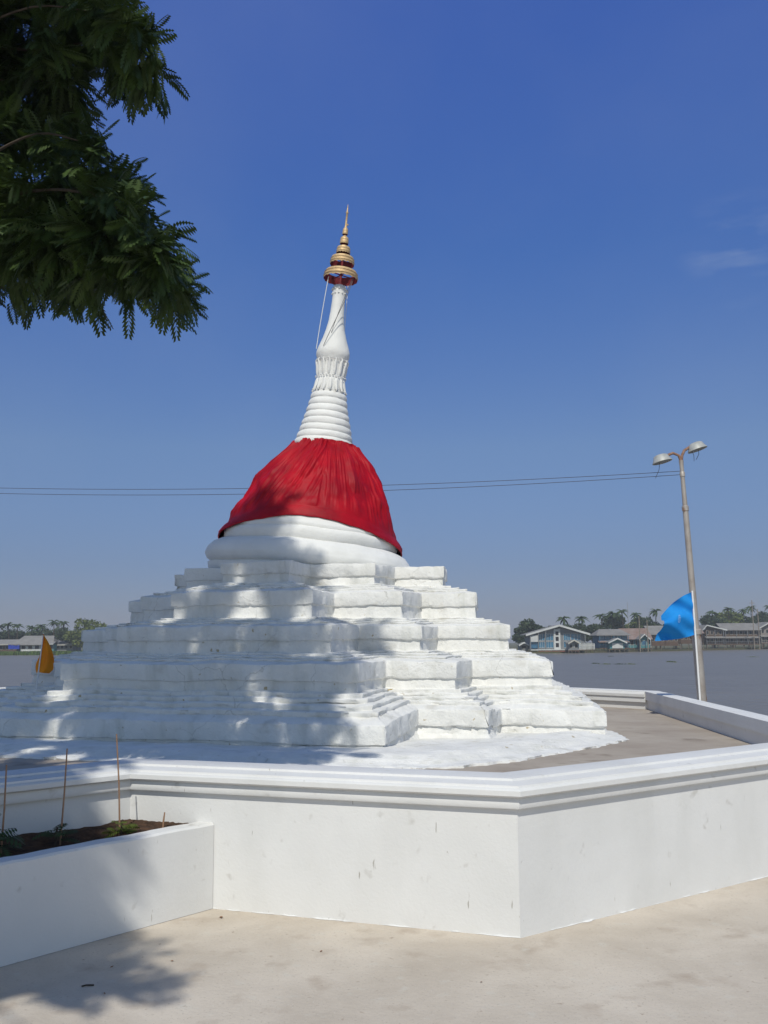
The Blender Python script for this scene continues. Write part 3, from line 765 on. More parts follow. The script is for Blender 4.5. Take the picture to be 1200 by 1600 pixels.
mesh_obj('flag_cloth', vs, fs, M['flag_orange'], of, smooth=180)

# ------------------------------------------------------------------ near tree (crown overhangs top left)
def near_tree():
    t = empty('tree', (-6.0, 1.2, 0)); O = Vector(t.location)
    tag(t, 'large dark leafy shade tree overhanging from the top left corner', 'tree')
    th = PITCH
    def px(x, y, d):
        X = (x - 600); V = 800 - y; c, s = math.cos(ROLL), math.sin(ROLL); X, V = X * c + V * s, -X * s + V * c
        fy = F * math.cos(th) - V * math.sin(th); fz = F * math.sin(th) + V * math.cos(th)
        return Vector((X * d / fy, d, EYE + fz * d / fy))
    vis = [(40, 40, 6.3, 80, 75), (115, 15, 6.0, 65, 50), (180, 55, 5.8, 38, 34), (222, 70, 5.6, 16, 18), (50, 150, 6.5, 75, 65), (92, 112, 6.0, 25, 28),
           (35, 260, 6.4, 85, 80), (130, 265, 5.9, 38, 38), (175, 290, 5.7, 28, 30), (100, 350, 6.0, 95, 60), (190, 350, 5.6, 40, 32), (240, 378, 5.4, 24, 24), (258, 425, 5.4, 16, 20),
           (180, 400, 5.7, 55, 28), (110, 405, 6.0, 60, 34), (30, 402, 6.3, 70, 42), (-90, 280, 6.6, 90, 160), (-90, 60, 6.8, 100, 160), (60, -90, 6.3, 170, 70), (-80, 385, 6.4, 60, 45)]
    HOLES = [(-2.65, 11.83, 1.91, 0.1), (-2.73, 11.42, 1.81, 0.07), (-2.34, 11.95, 2.26, 0.05), (-1.88, 11.5, 1.88, 0.05), (-1.55, 11.49, 1.9, 0.06), (-0.95, 11.26, 1.89, 0.1), (-3.35, 11.22, 1.42, 0.07), (-2.83, 10.85, 1.28, 0.1), (-1.95, 10.57, 1.29, 0.13), (-1.91, 10.54, 1.13, 0.12), (-1.39, 10.08, 0.98, 0.12), (-3.67, 10.9, 1.02, 0.1), (-3.82, 11.12, 1.08, 0.07), (-3.43, 10.92, 1.05, 0.06), (-2.55, 10.19, 0.89, 0.09), (-3.36, 10.31, 0.66, 0.12), (-3.54, 10.35, 0.59, 0.06), (-2.9, 8.97, 0.56, 0.11), (-3.24, 9.43, 0.56, 0.07), (-1.74, 11.02, 1.5, 0.06), (-2.14, 10.64, 1.35, 0.07), (-1.5, 9.74, 0.8, 0.08), (-1.14, 9.98, 0.97, 0.07), (-2.11, 9.6, 0.57, 0.1), (-2.11, 9.1, 0.56, 0.12), (-2.12, 8.65, 0.56, 0.14),
        (-1.63, 6.05, .84, .10), (-1.47, 6.0, .84, .2), (-1.3, 4.45, 0, .05), (-1.65, 4.45, 0, .06), (-1.5, 4.30, 0, .06), (-1.22, 5.84, .25, .035), (-1.17, 5.90, .12, .035), (-1.30, 5.74, .40, .03), (-1.25, 5.95, .49, .08), (-1.35, 6.0, .49, .1), (-1.5, 5.9, .49, .08), (-2.52, 6.10, 4.80, 0.12), (-2.70, 6.30, 5.48, 0.10), (-2.01, 5.75, 4.72, 0.12), (-1.21, 5.25, 3.94, 0.12), (-1.51, 5.40, 4.12, 0.10), (-1.77, 5.60, 3.98, 0.08), (-1.53, 5.50, 5.37, 0.10), (-2.30, 6.00, 4.47, 0.08)]
    for k in range(34):
        yy = random.uniform(9.7, 12.4); HOLES.append((random.uniform(-4.0, -1.5), yy, .7 + (yy - 9.8) * .72, random.uniform(.0, .045)))
    blobs = []
    for x, y, d, rx, ry in vis:
        c = px(x, y, d); k = d / F
        vol = (rx * ry) / 4000.
        blobs.append((c, (rx * k, .55, ry * k), int(520 * max(.4, vol ** .85)), .145))
    sv = Vector((SUN_X, -1, SUNV.z))
    tg = [  # target point, distance factor, radii, count, frond length
        ((-5.6, 12.5, 1.0), 8.6, (1.1, .9, .8), 700, .26), ((-4.4, 12.0, 1.2), 8.4, (1.0, .9, .8), 720, .26), ((-3.4, 11.4, 1.3), 8.6, (.95, .9, .75), 760, .26),
        ((-2.5, 11.0, 1.2), 8.3, (.85, .8, .7), 720, .25), ((-1.9, 11.3, 1.9), 8.8, (.7, .7, .6), 600, .24), ((-3.2, 12.3, 2.3), 9.0, (.9, .8, .7), 640, .26), ((-2.1, 12.6, 3.1), 9.3, (.55, .6, .50), 420, .22),
        ((-2.8, 12.8, 2.6), 9.1, (.75, .7, .6), 520, .25), ((-4.1, 13.1, 2.0), 8.9, (.9, .8, .7), 560, .26), ((-5.2, 13.3, 1.4), 8.7, (.9, .8, .7), 480, .26), ((-1.25, 12.2, 2.55), 9.0, (.36, .36, .34), 150, .2),
        ((-6.6, 13.5, 1.2), 8.6, (1.0, .9, .7), 360, .28), ((-2.9, 13.7, 2.45), 9.1, (.6, .6, .5), 330, .25), ((-3.7, 14.1, 2.1), 9.0, (.7, .6, .5), 330, .25), ((-3.6, 11.0, .9), 8.1, (1.0, .8, .6), 500, .25), ((-5.6, 11.4, .8), 8.1, (1.1, .9, .6), 460, .26),
        ((-4.6, 10.4, .7), 8.0, (1.1, .8, .5), 620, .26), ((-3.0, 9.8, .75), 8.0, (.9, .7, .45), 520, .25), ((-1.75, 9.6, .8), 7.8, (.55, .5, .36), 260, .22),
        ((-1.15, 10.5, 1.15), 8.2, (.35, .35, .28), 120, .2), ((-1.45, 11.3, 1.7), 8.6, (.5, .5, .5), 300, .22), ((-.35, 11.5, 1.65), 8.9, (.33, .3, .16), 80, .2), ((-1.65, 12.4, 2.7), 9.0, (.33, .4, .36), 170, .2), ((-1.9, 12.9, 3.6), 9.4, (.36, .35, .35), 130, .2),
        ((-6.8, 11.0, .8), 8.3, (1.1, 1.0, .8), 400, .28),
        ((-2.1, 4.5, .0), 5.6, (.65, .8, .5), 330, .24), ((-3.2, 4.6, .2), 5.9, (.9, .9, .6), 480, .26), ((-1.45, 4.75, .0), 5.4, (.32, .34, .22), 110, .2), ((-2.6, 5.4, .6), 6.3, (.75, .8, .5), 440, .25), ((-1.55, 4.1, .0), 5.5, (.4, .35, .3), 130, .2),
        ((-4.6, 5.4, .6), 6.3, (1.0, 1.0, .7), 400, .28), ((-2.3, 6.3, .8), 6.6, (.5, .5, .35), 230, .24), ((-3.2, 7.4, .8), 7.2, (.9, .8, .5), 480, .26), ((-1.9, 5.2, .45), 5.9, (.35, .35, .25), 150, .22),
        # canopy that shades the hanging boughs themselves
        ((-1.6, 5.8, 4.2), 3.0, (.9, 1.0, .5), 430, .24), ((-2.2, 6.0, 5.0), 3.4, (1.0, 1.0, .6), 430, .25), ((-1.7, 5.8, 6.3), 3.4, (1.0, 1.0, .6), 360, .25), ((-3.2, 6.2, 5.5), 3.4, (1.2, 1.1, .8), 620, .26)]
    for p, k, r, n, L in tg: blobs.append((Vector(p) + sv * k, r, int(n * 1.45), L * 1.25))
    Ps, Ts, Ls = [], [], []
    for c, r, n, L in blobs:
        # sprays: groups of fronds along a twig
        ng = max(3, n // 7)
        d = rng.normal(size=(ng, 3)); d /= np.linalg.norm(d, axis=1, keepdims=True)
        rad = rng.uniform(.15, 1.0, ng) ** .45
        base_ = np.array(c) + d * rad[:, None] * np.array(r)
        od = d * np.array([1, 1, .55]) + rng.normal(0, .35, (ng, 3)); od[:, 2] -= .10; od /= np.linalg.norm(od, axis=1, keepdims=True)
        for g in range(ng):
            m = 7; s = np.linspace(-.5, .5, m)[:, None] * L * 1.3
            P = base_[g] + od[g] * s; P[:, 2] -= (s[:, 0] + .1) ** 2 * .5
            T = od[g] * 1.0 + rng.normal(0, .55, (m, 3)); T[:, 2] -= .15
            Ps.append(P); Ts.append(T); Ls.append(rng.uniform(.7, 1.25, m) * L)
    P, T, L = np.concatenate(Ps), np.concatenate(Ts), np.concatenate(Ls)
    mid = P + T / np.linalg.norm(T, axis=1, keepdims=True) * L[:, None] * .5
    keep = np.ones(len(P), bool); sn = np.array(sv.normalized())
    for hx, hy, hz_, hr in HOLES:                                   # gaps in the canopy where sun flecks get through
        dv = mid - np.array((hx, hy, hz_)); al = dv @ sn; dist = np.linalg.norm(dv - al[:, None] * sn, axis=1)
        keep &= ~((dist < hr * 1.25 + .11) & ((mid[:, 2] > 1.75 + .745 * mid[:, 1]) | (mid[:, 1] < .5)))
    P, T, L = P[keep], T[keep], L[keep]
    V, Fq = frond_np(P - np.array(O), T, L, L * rng.uniform(.7, 1.0, len(L)), rng.uniform(.05, .45, len(L)), 8, .125)
    quad_mesh('crown', V, Fq, M['leaf'], t)
    # trunk and limbs
    tr = MB(); tr.tube([(0, 0, -.1), (.05, .0, .6), (.2, .05, 2.2), (.35, .0, 3.6), (.3, .1, 5.2)], [.42, .33, .28, .25, .2], 14)
    tr.build('trunk', M['bark'], t, smooth=60)
    lb = MB()
    fork = [Vector((.2, .05, 2.6)), Vector((.34, .02, 3.6)), Vector((.3, .1, 5.0))]
    main = [((-3.1, 6.6, 4.3), 0), ((-3.2, 6.8, 5.9), 1), ((-2.6, .2, 6.0), 0), ((-3.6, 3.2, 10.0), 2), ((-6.4, 3.5, 10.0), 2), ((-4.0, -1.0, 7.0), 1), ((-2.4, 2.6, 9.0), 2)]
    ends = []
    for q, fi in main:
        a = fork[fi]; b = Vector(q) - O; pts = []
        for i in range(9):
            s = i / 8; p = a.lerp(b, s); p.z += .5 * math.sin(math.pi * s); p += Vector((.10 * math.sin(s * 7 + q[0]), .10 * math.cos(s * 6), 0)); pts.append(p)
        lb.tube(pts, [.075 * (1 - s / 8) + .014 for s in range(9)], 8); ends += pts[3:]
    for c, r, n, L in blobs:
        b = Vector(c) - O; a = min(ends, key=lambda e: (e - b).length)
        for k in range(1):
            bb = b + Vector((random.uniform(-.8, .8) * r[0], random.uniform(-.8, .8) * r[1], random.uniform(-.5, .7) * r[2]))
            m_ = a.lerp(bb, .5) + Vector((random.uniform(-.25, .25), random.uniform(-.25, .25), random.uniform(-.1, .35)))
            lb.tube(spl([tuple(a), tuple(a.lerp(m_, .5) + Vector((.03, .1, .08))), tuple(m_), tuple(m_.lerp(bb, .6) + Vector((0, -.06, .06))), tuple(bb)], 4), [.018 - .014 * q / 16 for q in range(17)], 5)
    lb.build('branches', M['bark'], t, smooth=60)
near_tree()

# ------------------------------------------------------------------ far bank: trees
def leaf_cloud(name, blobs, n, size, m, parent):
    ctr = np.array([b[0] for b in blobs]); rad = np.array([b[1] for b in blobs]); wt = rad.prod(axis=1) ** .66; wt /= wt.sum()
    idx = rng.choice(len(blobs), n, p=wt); d = rng.normal(size=(n, 3)); d /= np.linalg.norm(d, axis=1, keepdims=True)
    rr_ = rng.uniform(.25, 1.08, n)[:, None] ** .5
    P = ctr[idx] + d * rr_ * rad[idx]
    u = rng.normal(size=(n, 3)); u /= np.linalg.norm(u, axis=1, keepdims=True); v = np.cross(u, rng.normal(size=(n, 3))); v /= np.linalg.norm(v, axis=1, keepdims=True)
    s = rng.uniform(.5, 1.3, n)[:, None] * size
    V = np.stack([P - u * s, P + v * s * .6, P + u * s, P - v * s * .6], 1).reshape(-1, 3)
    return quad_mesh(name, V, np.arange(len(V)).reshape(-1, 4), m, parent)
def tree(x, y, z, h, wd, m, lab, group, n=900, name='tree'):
    t = empty(name, (x, y, z)); tag(t, lab, 'tree', group)
    bl = []
    for k in range(11):
        a = random.uniform(0, 6.28); q = random.random() ** .6
        zz = h * random.uniform(.38, .88); rr_ = wd * .5 * q * (1.1 - .5 * zz / h)
        s_ = wd * random.uniform(.16, .28)
        bl.append(((rr_ * math.cos(a), rr_ * math.sin(a), zz), (s_, s_, s_ * .75)))
    leaf_cloud('crown', bl, n, max(.35, wd * .05), m, t)
    tr = MB().tube([(0, 0, -.3), (.1, 0, h * .3), (.05, .1, h * .6)], [h * .03, h * .022, h * .01], 7)
    for k in range(4): tr.tube([(.1, 0, h * (.28 + .05 * k)), Vector(bl[k][0]) * .6 + Vector((0, 0, h * .15)), bl[k][0]], [h * .014, h * .009, h * .004], 5)
    tr.build('trunk', M['bark'], t, smooth=60)
    return t
def palm(x, y, z, h, lab, group, r=3.0, m='palm'):
    t = empty('palm_tree', (x, y, z)); tag(t, lab, 'palm tree', group)
    lean = random.uniform(-.8, .8)
    MB().tube([(0, 0, -.3), (lean * .2, 0, h * .4), (lean * .6, 0, h * .75), (lean, 0, h)], [.24, .18, .15, .13], 6).build('trunk', M['bark'], t, smooth=60)
    V = []; Fq = []
    n = 17
    for k in range(n):
        a = 2 * math.pi * k / n + random.uniform(-.2, .2); el = random.uniform(-.1, 1.1); L = r * random.uniform(.8, 1.15)
        d = Vector((math.cos(a), math.sin(a), 0)); sd = Vector((-math.sin(a), math.cos(a), 0)); pr = None
        for i in range(7):
            s = i / 6; p = Vector((lean, 0, h)) + d * L * s * math.cos(el * (1 - s * .3)) + Vector((0, 0, L * (s * math.sin(el) - .75 * s * s)))
            w_ = .40 * math.sin(math.pi * min(1, .12 + s * .88)) * r / 3
            cur = (p - sd * w_ - Vector((0, 0, w_ * .7)), p + Vector((0, 0, .0)), p + sd * w_ - Vector((0, 0, w_ * .7)))
            if pr:
                for j in range(2):
                    n0 = len(V); V += [pr[j], pr[j + 1], cur[j + 1], cur[j]]; Fq.append((n0, n0 + 1, n0 + 2, n0 + 3))
            pr = cur
    mesh_obj('fronds', V, Fq, M[m], t)
    return t
def X_(px_, d): return (px_ - 600) * d / 1466.0       # metres to the right at a distance
GR = 'trees on the far river bank'
GP = 'palm trees on the far river bank'
# (photo column, distance, height, width, tone, label)
TREES = [(824, 272, 9.8, 8.5, 0, 'round dark tree left of the white riverside house'), (812, 268, 7.6, 6, 0, 'dark tree right at the edge of the pagoda steps'),
    (852, 285, 8.2, 9, 0, 'dark tree rising behind the left half of the white riverside house'), (893, 285, 9.2, 9, 0, 'dark tree rising behind the right half of the white riverside house'),
    (918, 280, 8.6, 7, 0, 'dark bushy tree beside the right eave of the white house'), (945, 295, 11.5, 10, 0, 'wide dark tree behind the blue stilt house'),
    (1000, 300, 11.4, 9, 0, 'dark tree behind the brown tin roof left of the blue flag'), (980, 298, 10.0, 8, 1, 'yellow green tree between two palms behind the brown tin roof'),
    (1022, 305, 11, 10, 0, 'dark tree behind the dark plank house'), (1046, 310, 12, 10, 0, 'dark tree largely behind the blue flag'),
    (1105, 322, 13, 9, 0, 'dark tree just right of the lamp post'), (1133, 332, 14.5, 12, 1, 'light green tree above the long grey roof'),
    (1158, 340, 13, 10, 0, 'low dark tree right of the light green tree'), (1180, 345, 15, 11, 0, 'tall dark tree near the right edge of the view'), (1205, 350, 13.5, 11, 0, 'dark tree cut by the right edge of the view'),
    (148, 298, 11.5, 10, 1, 'tall yellow green tree at the left beside the stepped base'), (128, 297, 8.5, 8, 1, 'yellow green bush tree right of the teal riverside hut'),
    (168, 300, 9.5, 9, 1, 'yellow green tree half hidden by the stepped base'), (116, 300, 8.0, 8, 0, 'dark bush behind the right end of the long left shed'),
    (8, 318, 8.4, 11, 0, 'dark tree at the far left edge of the view'), (38, 320, 8.0, 11, 0, 'dark tree behind the dark waterside shed'), (72, 320, 8.2, 11, 0, 'dark tree behind the orange pennant'), (98, 322, 8.6, 11, 0, 'dark tree behind the teal riverside hut')]
for c_, d, h, wd, tone, lab in TREES:
    tree(X_(c_, d), d, -1.2, h * .88, wd, M['leaf_far2' if tone else 'leaf_far'], lab + ('' if len(lab.split()) > 3 else ' far'), GR, 2200, 'bank_tree')
PALMS = [(872, 286, 8.9, 'palm behind the left half of the white house roof'), (952, 292, 10.4, 'palm between the blue house roof and the tallest mast'), (1190, 345, 13.6, 'palm above the weathered right edge house'), (1150, 335, 12.2, 'palm behind the middle of the long grey house'), (1130, 330, 12.6, 'palm left of the light green tree on the right bank'), (935, 290, 9.6, 'palm rising over the right eave of the white house'), (967, 288, 10.8, 'tall palm behind the blue stilt house'), (991, 292, 10.0, 'palm standing above the brown tin roof'),
    (1016, 300, 11.2, 'palm nearest the blue flag on its left'), (903, 288, 9.0, 'palm just above the roof ridge of the white house'), (1103, 325, 11.5, 'palm right behind the lamp post'), (1165, 340, 13.2, 'palm among dark trees near the right edge'),
    (6, 310, 8.2, 'palm at the extreme left of the view'), (24, 312, 8.8, 'second palm from the left edge'), (36, 312, 8.4, 'third palm from the left edge'), (55, 312, 7.8, 'palm just left of the orange pennant'),
    (74, 312, 8.3, 'palm just right of the orange pennant'), (92, 310, 9.4, 'tallest palm on the left bank'), (108, 310, 9.2, 'palm left of the yellow green tree on the left bank')]
for c_, d, h, lab in PALMS: palm(X_(c_, d), d, -1.2, h * 1.06, lab, GP, r=2.7)

# ------------------------------------------------------------------ far bank: houses
def hm(name, c, var=None, rough=.85, **k): return mat(name, c, rough, .2, var=var or tuple(x * .75 for x in c), vscale=.5, **k)
HM = {'white': hm('house_white', (.62, .63, .62)), 'cream': hm('house_cream', (.5, .48, .42)), 'blue': hm('house_blue', (.06, .16, .27)), 'teal': hm('house_teal', (.08, .24, .26)), 'wood': hm('house_wood', (.13, .085, .06)),
      'grey': hm('house_grey', (.24, .25, .26)), 'tin': hm('roof_tin', (.25, .24, .23)), 'rusty': hm('roof_rusty', (.20, .13, .105), var=(.28, .22, .2)), 'brick': hm('base_brick', (.32, .12, .08)), 'glass': mat('pane_blue', (.03, .11, .20), .15, .6, var=(.05, .2, .33), vscale=.6),
      'dark': mat('opening_dark', (.015, .015, .02), .8), 'tarp': hm('tarp_blue', (.02, .05, .4)), 'post': hm('stilt', (.22, .18, .15)), 'pink': hm('faded_wall', (.25, .22, .21))}
def house(name, px0, px1, d, h0, h1, wallm, lab, roof='gable', roofm='tin', fascia=None, rh=1.6, depth=7, stilt=1.4, nwin=4, winrows=1, porch=True, ov=.6, winm='dark', ridge=.5, base=-1.6, railm='white'):
    """front faces the camera; local x right, y away"""
    x0, x1 = X_(px0, d), X_(px1, d); cx = (x0 + x1) / 2; W = x1 - x0; hw = W / 2
    t = empty(name, (cx, d, base)); tag(t, lab, 'house')
    fz = stilt; wz = fz + h1
    MB().box(-hw, hw, 0, depth, fz, wz).build('wall', HM[wallm], t)
    MB().box(-hw - .1, hw + .1, -1.3 if porch else -.2, depth + .1, fz - .22, fz - .003).build('deck', HM['wood'], t)
    n = max(3, int(W / 2.2))
    for i in range(n + 1):
        x = -hw + W * i / n
        for y in ((-1.2 if porch else -.1), depth * .6):
            MB().tube([(x, y, -1.0), (x + random.uniform(-.08, .08), y, fz - .1)], .09, 6).build('stilt', HM['post'], t)
    rows = winrows
    for r_ in range(rows):
        zc = fz + h1 * (r_ + .55) / rows; wh = min(1.2, h1 / rows * .45)
        for k in range(nwin):
            xw = -hw + W * (k + .5) / nwin; ww = W / nwin * .55
            wdw = MB()
            wdw.box(xw - ww / 2 - .07, xw + ww / 2 + .07, -.06, -.005, zc - wh / 2 - .07, zc - wh / 2)
            wdw.box(xw - ww / 2 - .07, xw + ww / 2 + .07, -.06, -.005, zc + wh / 2, zc + wh / 2 + .07)
            wdw.box(xw - ww / 2 - .07, xw - ww / 2, -.06, -.005, zc - wh / 2, zc + wh / 2); wdw.box(xw + ww / 2, xw + ww / 2 + .07, -.06, -.005, zc - wh / 2, zc + wh / 2)
            f = wdw.build('window', HM['cream'], t)
            MB().box(xw - ww / 2, xw + ww / 2, -.03, -.004, zc - wh / 2, zc + wh / 2).build('pane', HM[winm], f)
    if roof == 'gable':        # ridge runs away from the camera, gable to the front
        rx = -hw + W * ridge; th = .12
        vs = []; fs = []
        for y in (-1.0, depth + .4):
            vs += [(-hw - ov, y, wz - .15), (rx, y, wz + rh), (hw + ov, y, wz - .15), (hw + ov, y, wz - .15 - th), (rx, y, wz + rh - th), (-hw - ov, y, wz - .15 - th)]
        fs = [(0, 1, 7, 6), (1, 2, 8, 7), (2, 3, 9, 8), (3, 4, 10, 9), (4, 5, 11, 10), (5, 0, 6, 11), (5, 4, 1, 0), (4, 3, 2, 1), (6, 7, 10, 11), (7, 8, 9, 10)]
        rf = mesh_obj('roof', vs, fs, HM[roofm], t)
        mesh_obj('gable_wall', [(-hw + .05, -.002, wz), (hw - .05, -.002, wz), (rx, -.002, wz + rh - th - .05), (-hw + .05, .15, wz), (hw - .05, .15, wz), (rx, .15, wz + rh - th - .05)], [(0, 1, 2), (5, 4, 3), (0, 3, 4, 1), (1, 4, 5, 2), (2, 5, 3, 0)], HM[wallm], t)
        if fascia:
            mb = MB(); fh = .32
            for (xa, za, xb, zb) in ((-hw - ov, wz - .15, rx, wz + rh), (rx, wz + rh, hw + ov, wz - .15)):
                mb.add([(xa, -1.12, za - fh), (xb, -1.12, zb - fh), (xb, -1.12, zb + .06), (xa, -1.12, za + .06), (xa, -1.01, za - fh), (xb, -1.01, zb - fh), (xb, -1.01, zb + .06), (xa, -1.01, za + .06)],
                       [(0, 1, 2, 3), (7, 6, 5, 4), (0, 4, 5, 1), (3, 2, 6, 7), (0, 3, 7, 4), (1, 5, 6, 2)])
            mb.build('fascia', HM[fascia], rf)
    else:                       # ridge runs across, slope to the front; hip draws the ends in
        hip = hw * .45 if roof == 'hip' else -ov * 0
        ym = depth / 2
        vs = [(-hw - ov, -1.1, wz - .2), (hw + ov, -1.1, wz - .2), (hw + ov, depth + .5, wz - .2), (-hw - ov, depth + .5, wz - .2), (-hw - ov + hip, ym, wz + rh), (hw + ov - hip, ym, wz + rh)]
        vs += [(x, y, z - .12) for x, y, z in vs]
        fs = [(0, 1, 5, 4), (2, 3, 4, 5), (1, 2, 5), (3, 0, 4), (7, 6, 10, 11), (9, 8, 11, 10), (8, 7, 11), (6, 9, 10), (0, 6, 7, 1), (1, 7, 8, 2), (2, 8, 9, 3), (3, 9, 6, 0)]
        rf = mesh_obj('roof', vs, fs, HM[roofm], t)
        if fascia: MB().box(-hw - ov, hw + ov, -1.16, -1.105, wz - .38, wz - .14).build('fascia', HM[fascia], rf)
    if winrows == 2:
        MB().add([(-hw - .3, -1.5, fz + h1 * .42), (hw + .3, -1.5, fz + h1 * .42), (hw + .3, -.01, fz + h1 * .53), (-hw - .3, -.01, fz + h1 * .53), (-hw - .3, -1.5, fz + h1 * .40), (hw + .3, -1.5, fz + h1 * .40), (hw + .3, -.01, fz + h1 * .50), (-hw - .3, -.01, fz + h1 * .50)],
                 [(0, 1, 2, 3), (7, 6, 5, 4), (0, 4, 5, 1), (1, 5, 6, 2), (3, 7, 4, 0), (2, 6, 7, 3)]).build('awning', HM['tin' if wallm != 'blue' else 'rusty'], t)
    if porch:
        mb = MB(); k = max(4, int(W / .7))
        mb.box(-hw, hw, -1.25, -1.2, fz + .85, fz + .92)
        for i in range(k + 1): mb.box(-hw + W * i / k - .025, -hw + W * i / k + .025, -1.24, -1.21, fz, fz + .85)
        mb.build('railing', HM[railm], t)
        for i in range(max(2, int(W / 3.4)) + 1):
            x = -hw + W * i / max(2, int(W / 3.4)); MB().box(x - .07, x + .07, -1.05, -.92, fz, wz - .2).build('post', HM[railm], t)
    return t
# 1 the white modern house, gable to the river, glazed front
def white_house():
    d = 250; s = d / 1466.; x0, x1 = X_(822, d), X_(906, d); W = x1 - x0; hw = W / 2
    t = empty('house', ((x0 + x1) / 2, d, -1.6)); tag(t, 'two storey white riverside house with wide low gable and blue glazed front', 'house')
    z0, ze, zr = 1.0, 5.2, 7.3; rx = -hw + W * .53
    MB().add([(-hw, .0, z0), (hw, .0, z0), (hw, .0, ze), (rx, .0, zr - .5), (-hw, 0, ze), (-hw, 9, z0), (hw, 9, z0), (hw, 9, ze), (rx, 9, zr - .5), (-hw, 9, ze)],
             [(0, 1, 2, 3, 4), (9, 8, 7, 6, 5), (0, 5, 6, 1), (1, 6, 7, 2), (4, 9, 5, 0), (2, 7, 8, 3), (3, 8, 9, 4)]).build('wall', HM['grey'], t)
    ov = 1.2; vs = []
    for y in (-1.6, 9.5): vs += [(-hw - ov, y, ze - .35), (rx, y, zr), (hw + ov, y, ze - .25), (hw + ov, y, ze - .45), (rx, y, zr - .22), (-hw - ov, y, ze - .55)]
    rf = mesh_obj('roof', vs, [(0, 1, 7, 6), (1, 2, 8, 7), (2, 3, 9, 8), (3, 4, 10, 9), (4, 5, 11, 10), (5, 0, 6, 11), (5, 4, 1, 0), (4, 3, 2, 1), (6, 7, 10, 11), (7, 8, 9, 10)], HM['tin'], t)
    mb = MB()
    for (xa, za, xb, zb) in ((-hw - ov, ze - .35, rx, zr), (rx, zr, hw + ov, ze - .25)):
        mb.add([(xa, -1.75, za - .42), (xb, -1.75, zb - .42), (xb, -1.75, zb + .08), (xa, -1.75, za + .08), (xa, -1.61, za - .42), (xb, -1.61, zb - .42), (xb, -1.61, zb + .08), (xa, -1.61, za + .08)], [(0, 1, 2, 3), (7, 6, 5, 4), (0, 4, 5, 1), (3, 2, 6, 7), (0, 3, 7, 4), (1, 5, 6, 2)])
    mb.build('fascia', HM['white'], rf)
    # white stair tower with three openings
    xt = rx - .45; tw = .85
    tower = MB()
    tower.box(xt - tw, xt - tw + .45, -.35, -.005, z0, 6.35); tower.box(xt + tw - .45, xt + tw, -.35, -.005, z0, 6.35)
    for za, zb in ((z0, 1.5), (2.6, 3.1), (4.2, 4.6), (5.6, 6.2)): tower.box(xt - tw + .45, xt + tw - .45, -.33, -.005, za, zb)
    tower.build('stair_tower', HM['white'], t)
    for za, zb in ((1.5, 2.6), (3.1, 4.2), (4.6, 5.6)): MB().box(xt - tw + .45, xt + tw - .45, -.2, -.003, za, zb).build('window', HM['dark'], t)
    for (xa, xb) in ((-hw + 2.3, -hw + 3.9), (-hw + 4.1, xt - tw - .1), (xt + tw + .9, xt + tw + 2.6), (xt + tw + 2.8, hw - 1.0)):
        for za, zb in ((1.35, 3.0), (3.25, 5.0)):
            fr = MB()
            fr.box(xa, xb, -.12, -.05, zb - .07, zb); fr.box(xa, xb, -.12, -.05, za, za + .07)
            for k in range(4): x = xa + (xb - xa) * k / 3; fr.box(x - .03, x + .03, -.11, -.05, za + .07, zb - .07)
            f = fr.build('window', HM['white'], t); MB().box(xa, xb, -.045, -.004, za, zb).build('pane', HM['glass'], f)
    MB().box(-hw + .1, -hw + 2.0, -1.2, -.005, 2.95, 4.6).build('balcony', HM['white'], t)
    MB().box(-hw + .15, -hw + 1.95, -.6, -.1, 1.3, 2.9).build('doorway', HM['glass'], t)
    MB().box(-hw, hw, -1.7, -.005, .75, 1.0).build('deck', HM['white'], t)
    MB().box(-hw + 2, hw - 2, -1.55, -1.4, .35, .75).build('deck_front', HM['brick'], t)
    for i in range(9):
        x = -hw + W * i / 8; MB().tube([(x, -1.5, -1), (x, -1.5, .8)], .12, 6).build('stilt', HM['post'], t)
    for x in (-hw, -hw + 2.1, -hw + 4, hw - .1): MB().box(x - .09, x + .09, -1.5, -1.32, 1.0, ze - .3 + (x + hw) * .2 * (1 if x < rx else 0)).build('column', HM['grey'], t)
white_house()
hut = house('hut', 806, 819, 252, 0, 1.6, 'grey', 'tiny grey boathouse with a rounded white-edged roof left of the white house', 'gable', 'tin', 'white', .6, 3, .7, 1, 1, False, .25)
hut['category'] = 'hut'
h2 = house('hut', 881, 897, 244, 0, 1.9, 'grey', 'small hut with pale gable in front of the white house, right side', 'gable', 'tin', 'cream', .75, 3, .8, 2, 1, False, .25); h2['category'] = 'hut'
# white picket jetty fence
f0 = empty('fence', (X_(898, 246), 246, -1.6)); tag(f0, 'white plank fence on the jetty right of the white riverside house', 'fence')
mb = MB(); W = X_(921, 246) - X_(898, 246)
for i in range(13): mb.box(W * i / 12 - .09, W * i / 12 + .09, 0, .06, .9, 2.5 + .1 * math.sin(i * 2))
mb.build('planks', HM['white'], f0)
MB().box(-.1, W + .1, .07, .13, 1.9, 2.05).build('rail', HM['cream'], f0); MB().box(-.1, W + .1, -.2, 1.4, .7, .88).build('deck', HM['wood'], f0)
for i in range(5): MB().tube([(W * i / 4, .5, -1), (W * i / 4, .5, .75)], .1, 6).build('stilt', HM['post'], f0)
house('house', 928, 972, 262, 0, 3.6, 'blue', 'dark blue two storey stilt house with grey hipped roof', 'hip', 'tin', None, 1.5, 8, 1.2, 5, 2, True, .8, 'glass', railm='blue')
h3 = house('hut', 944, 967, 255, 0, 1.8, 'teal', 'turquoise shed with white front gable before the blue house', 'gable', 'tin', 'white', 1.0, 3, 1.0, 1, 1, False, .5, 'dark'); h3['category'] = 'shed'
MB().box(-1.3, 1.6, -.12, -.065, 1.1, 2.5).build('shutter', HM['white'], h3)
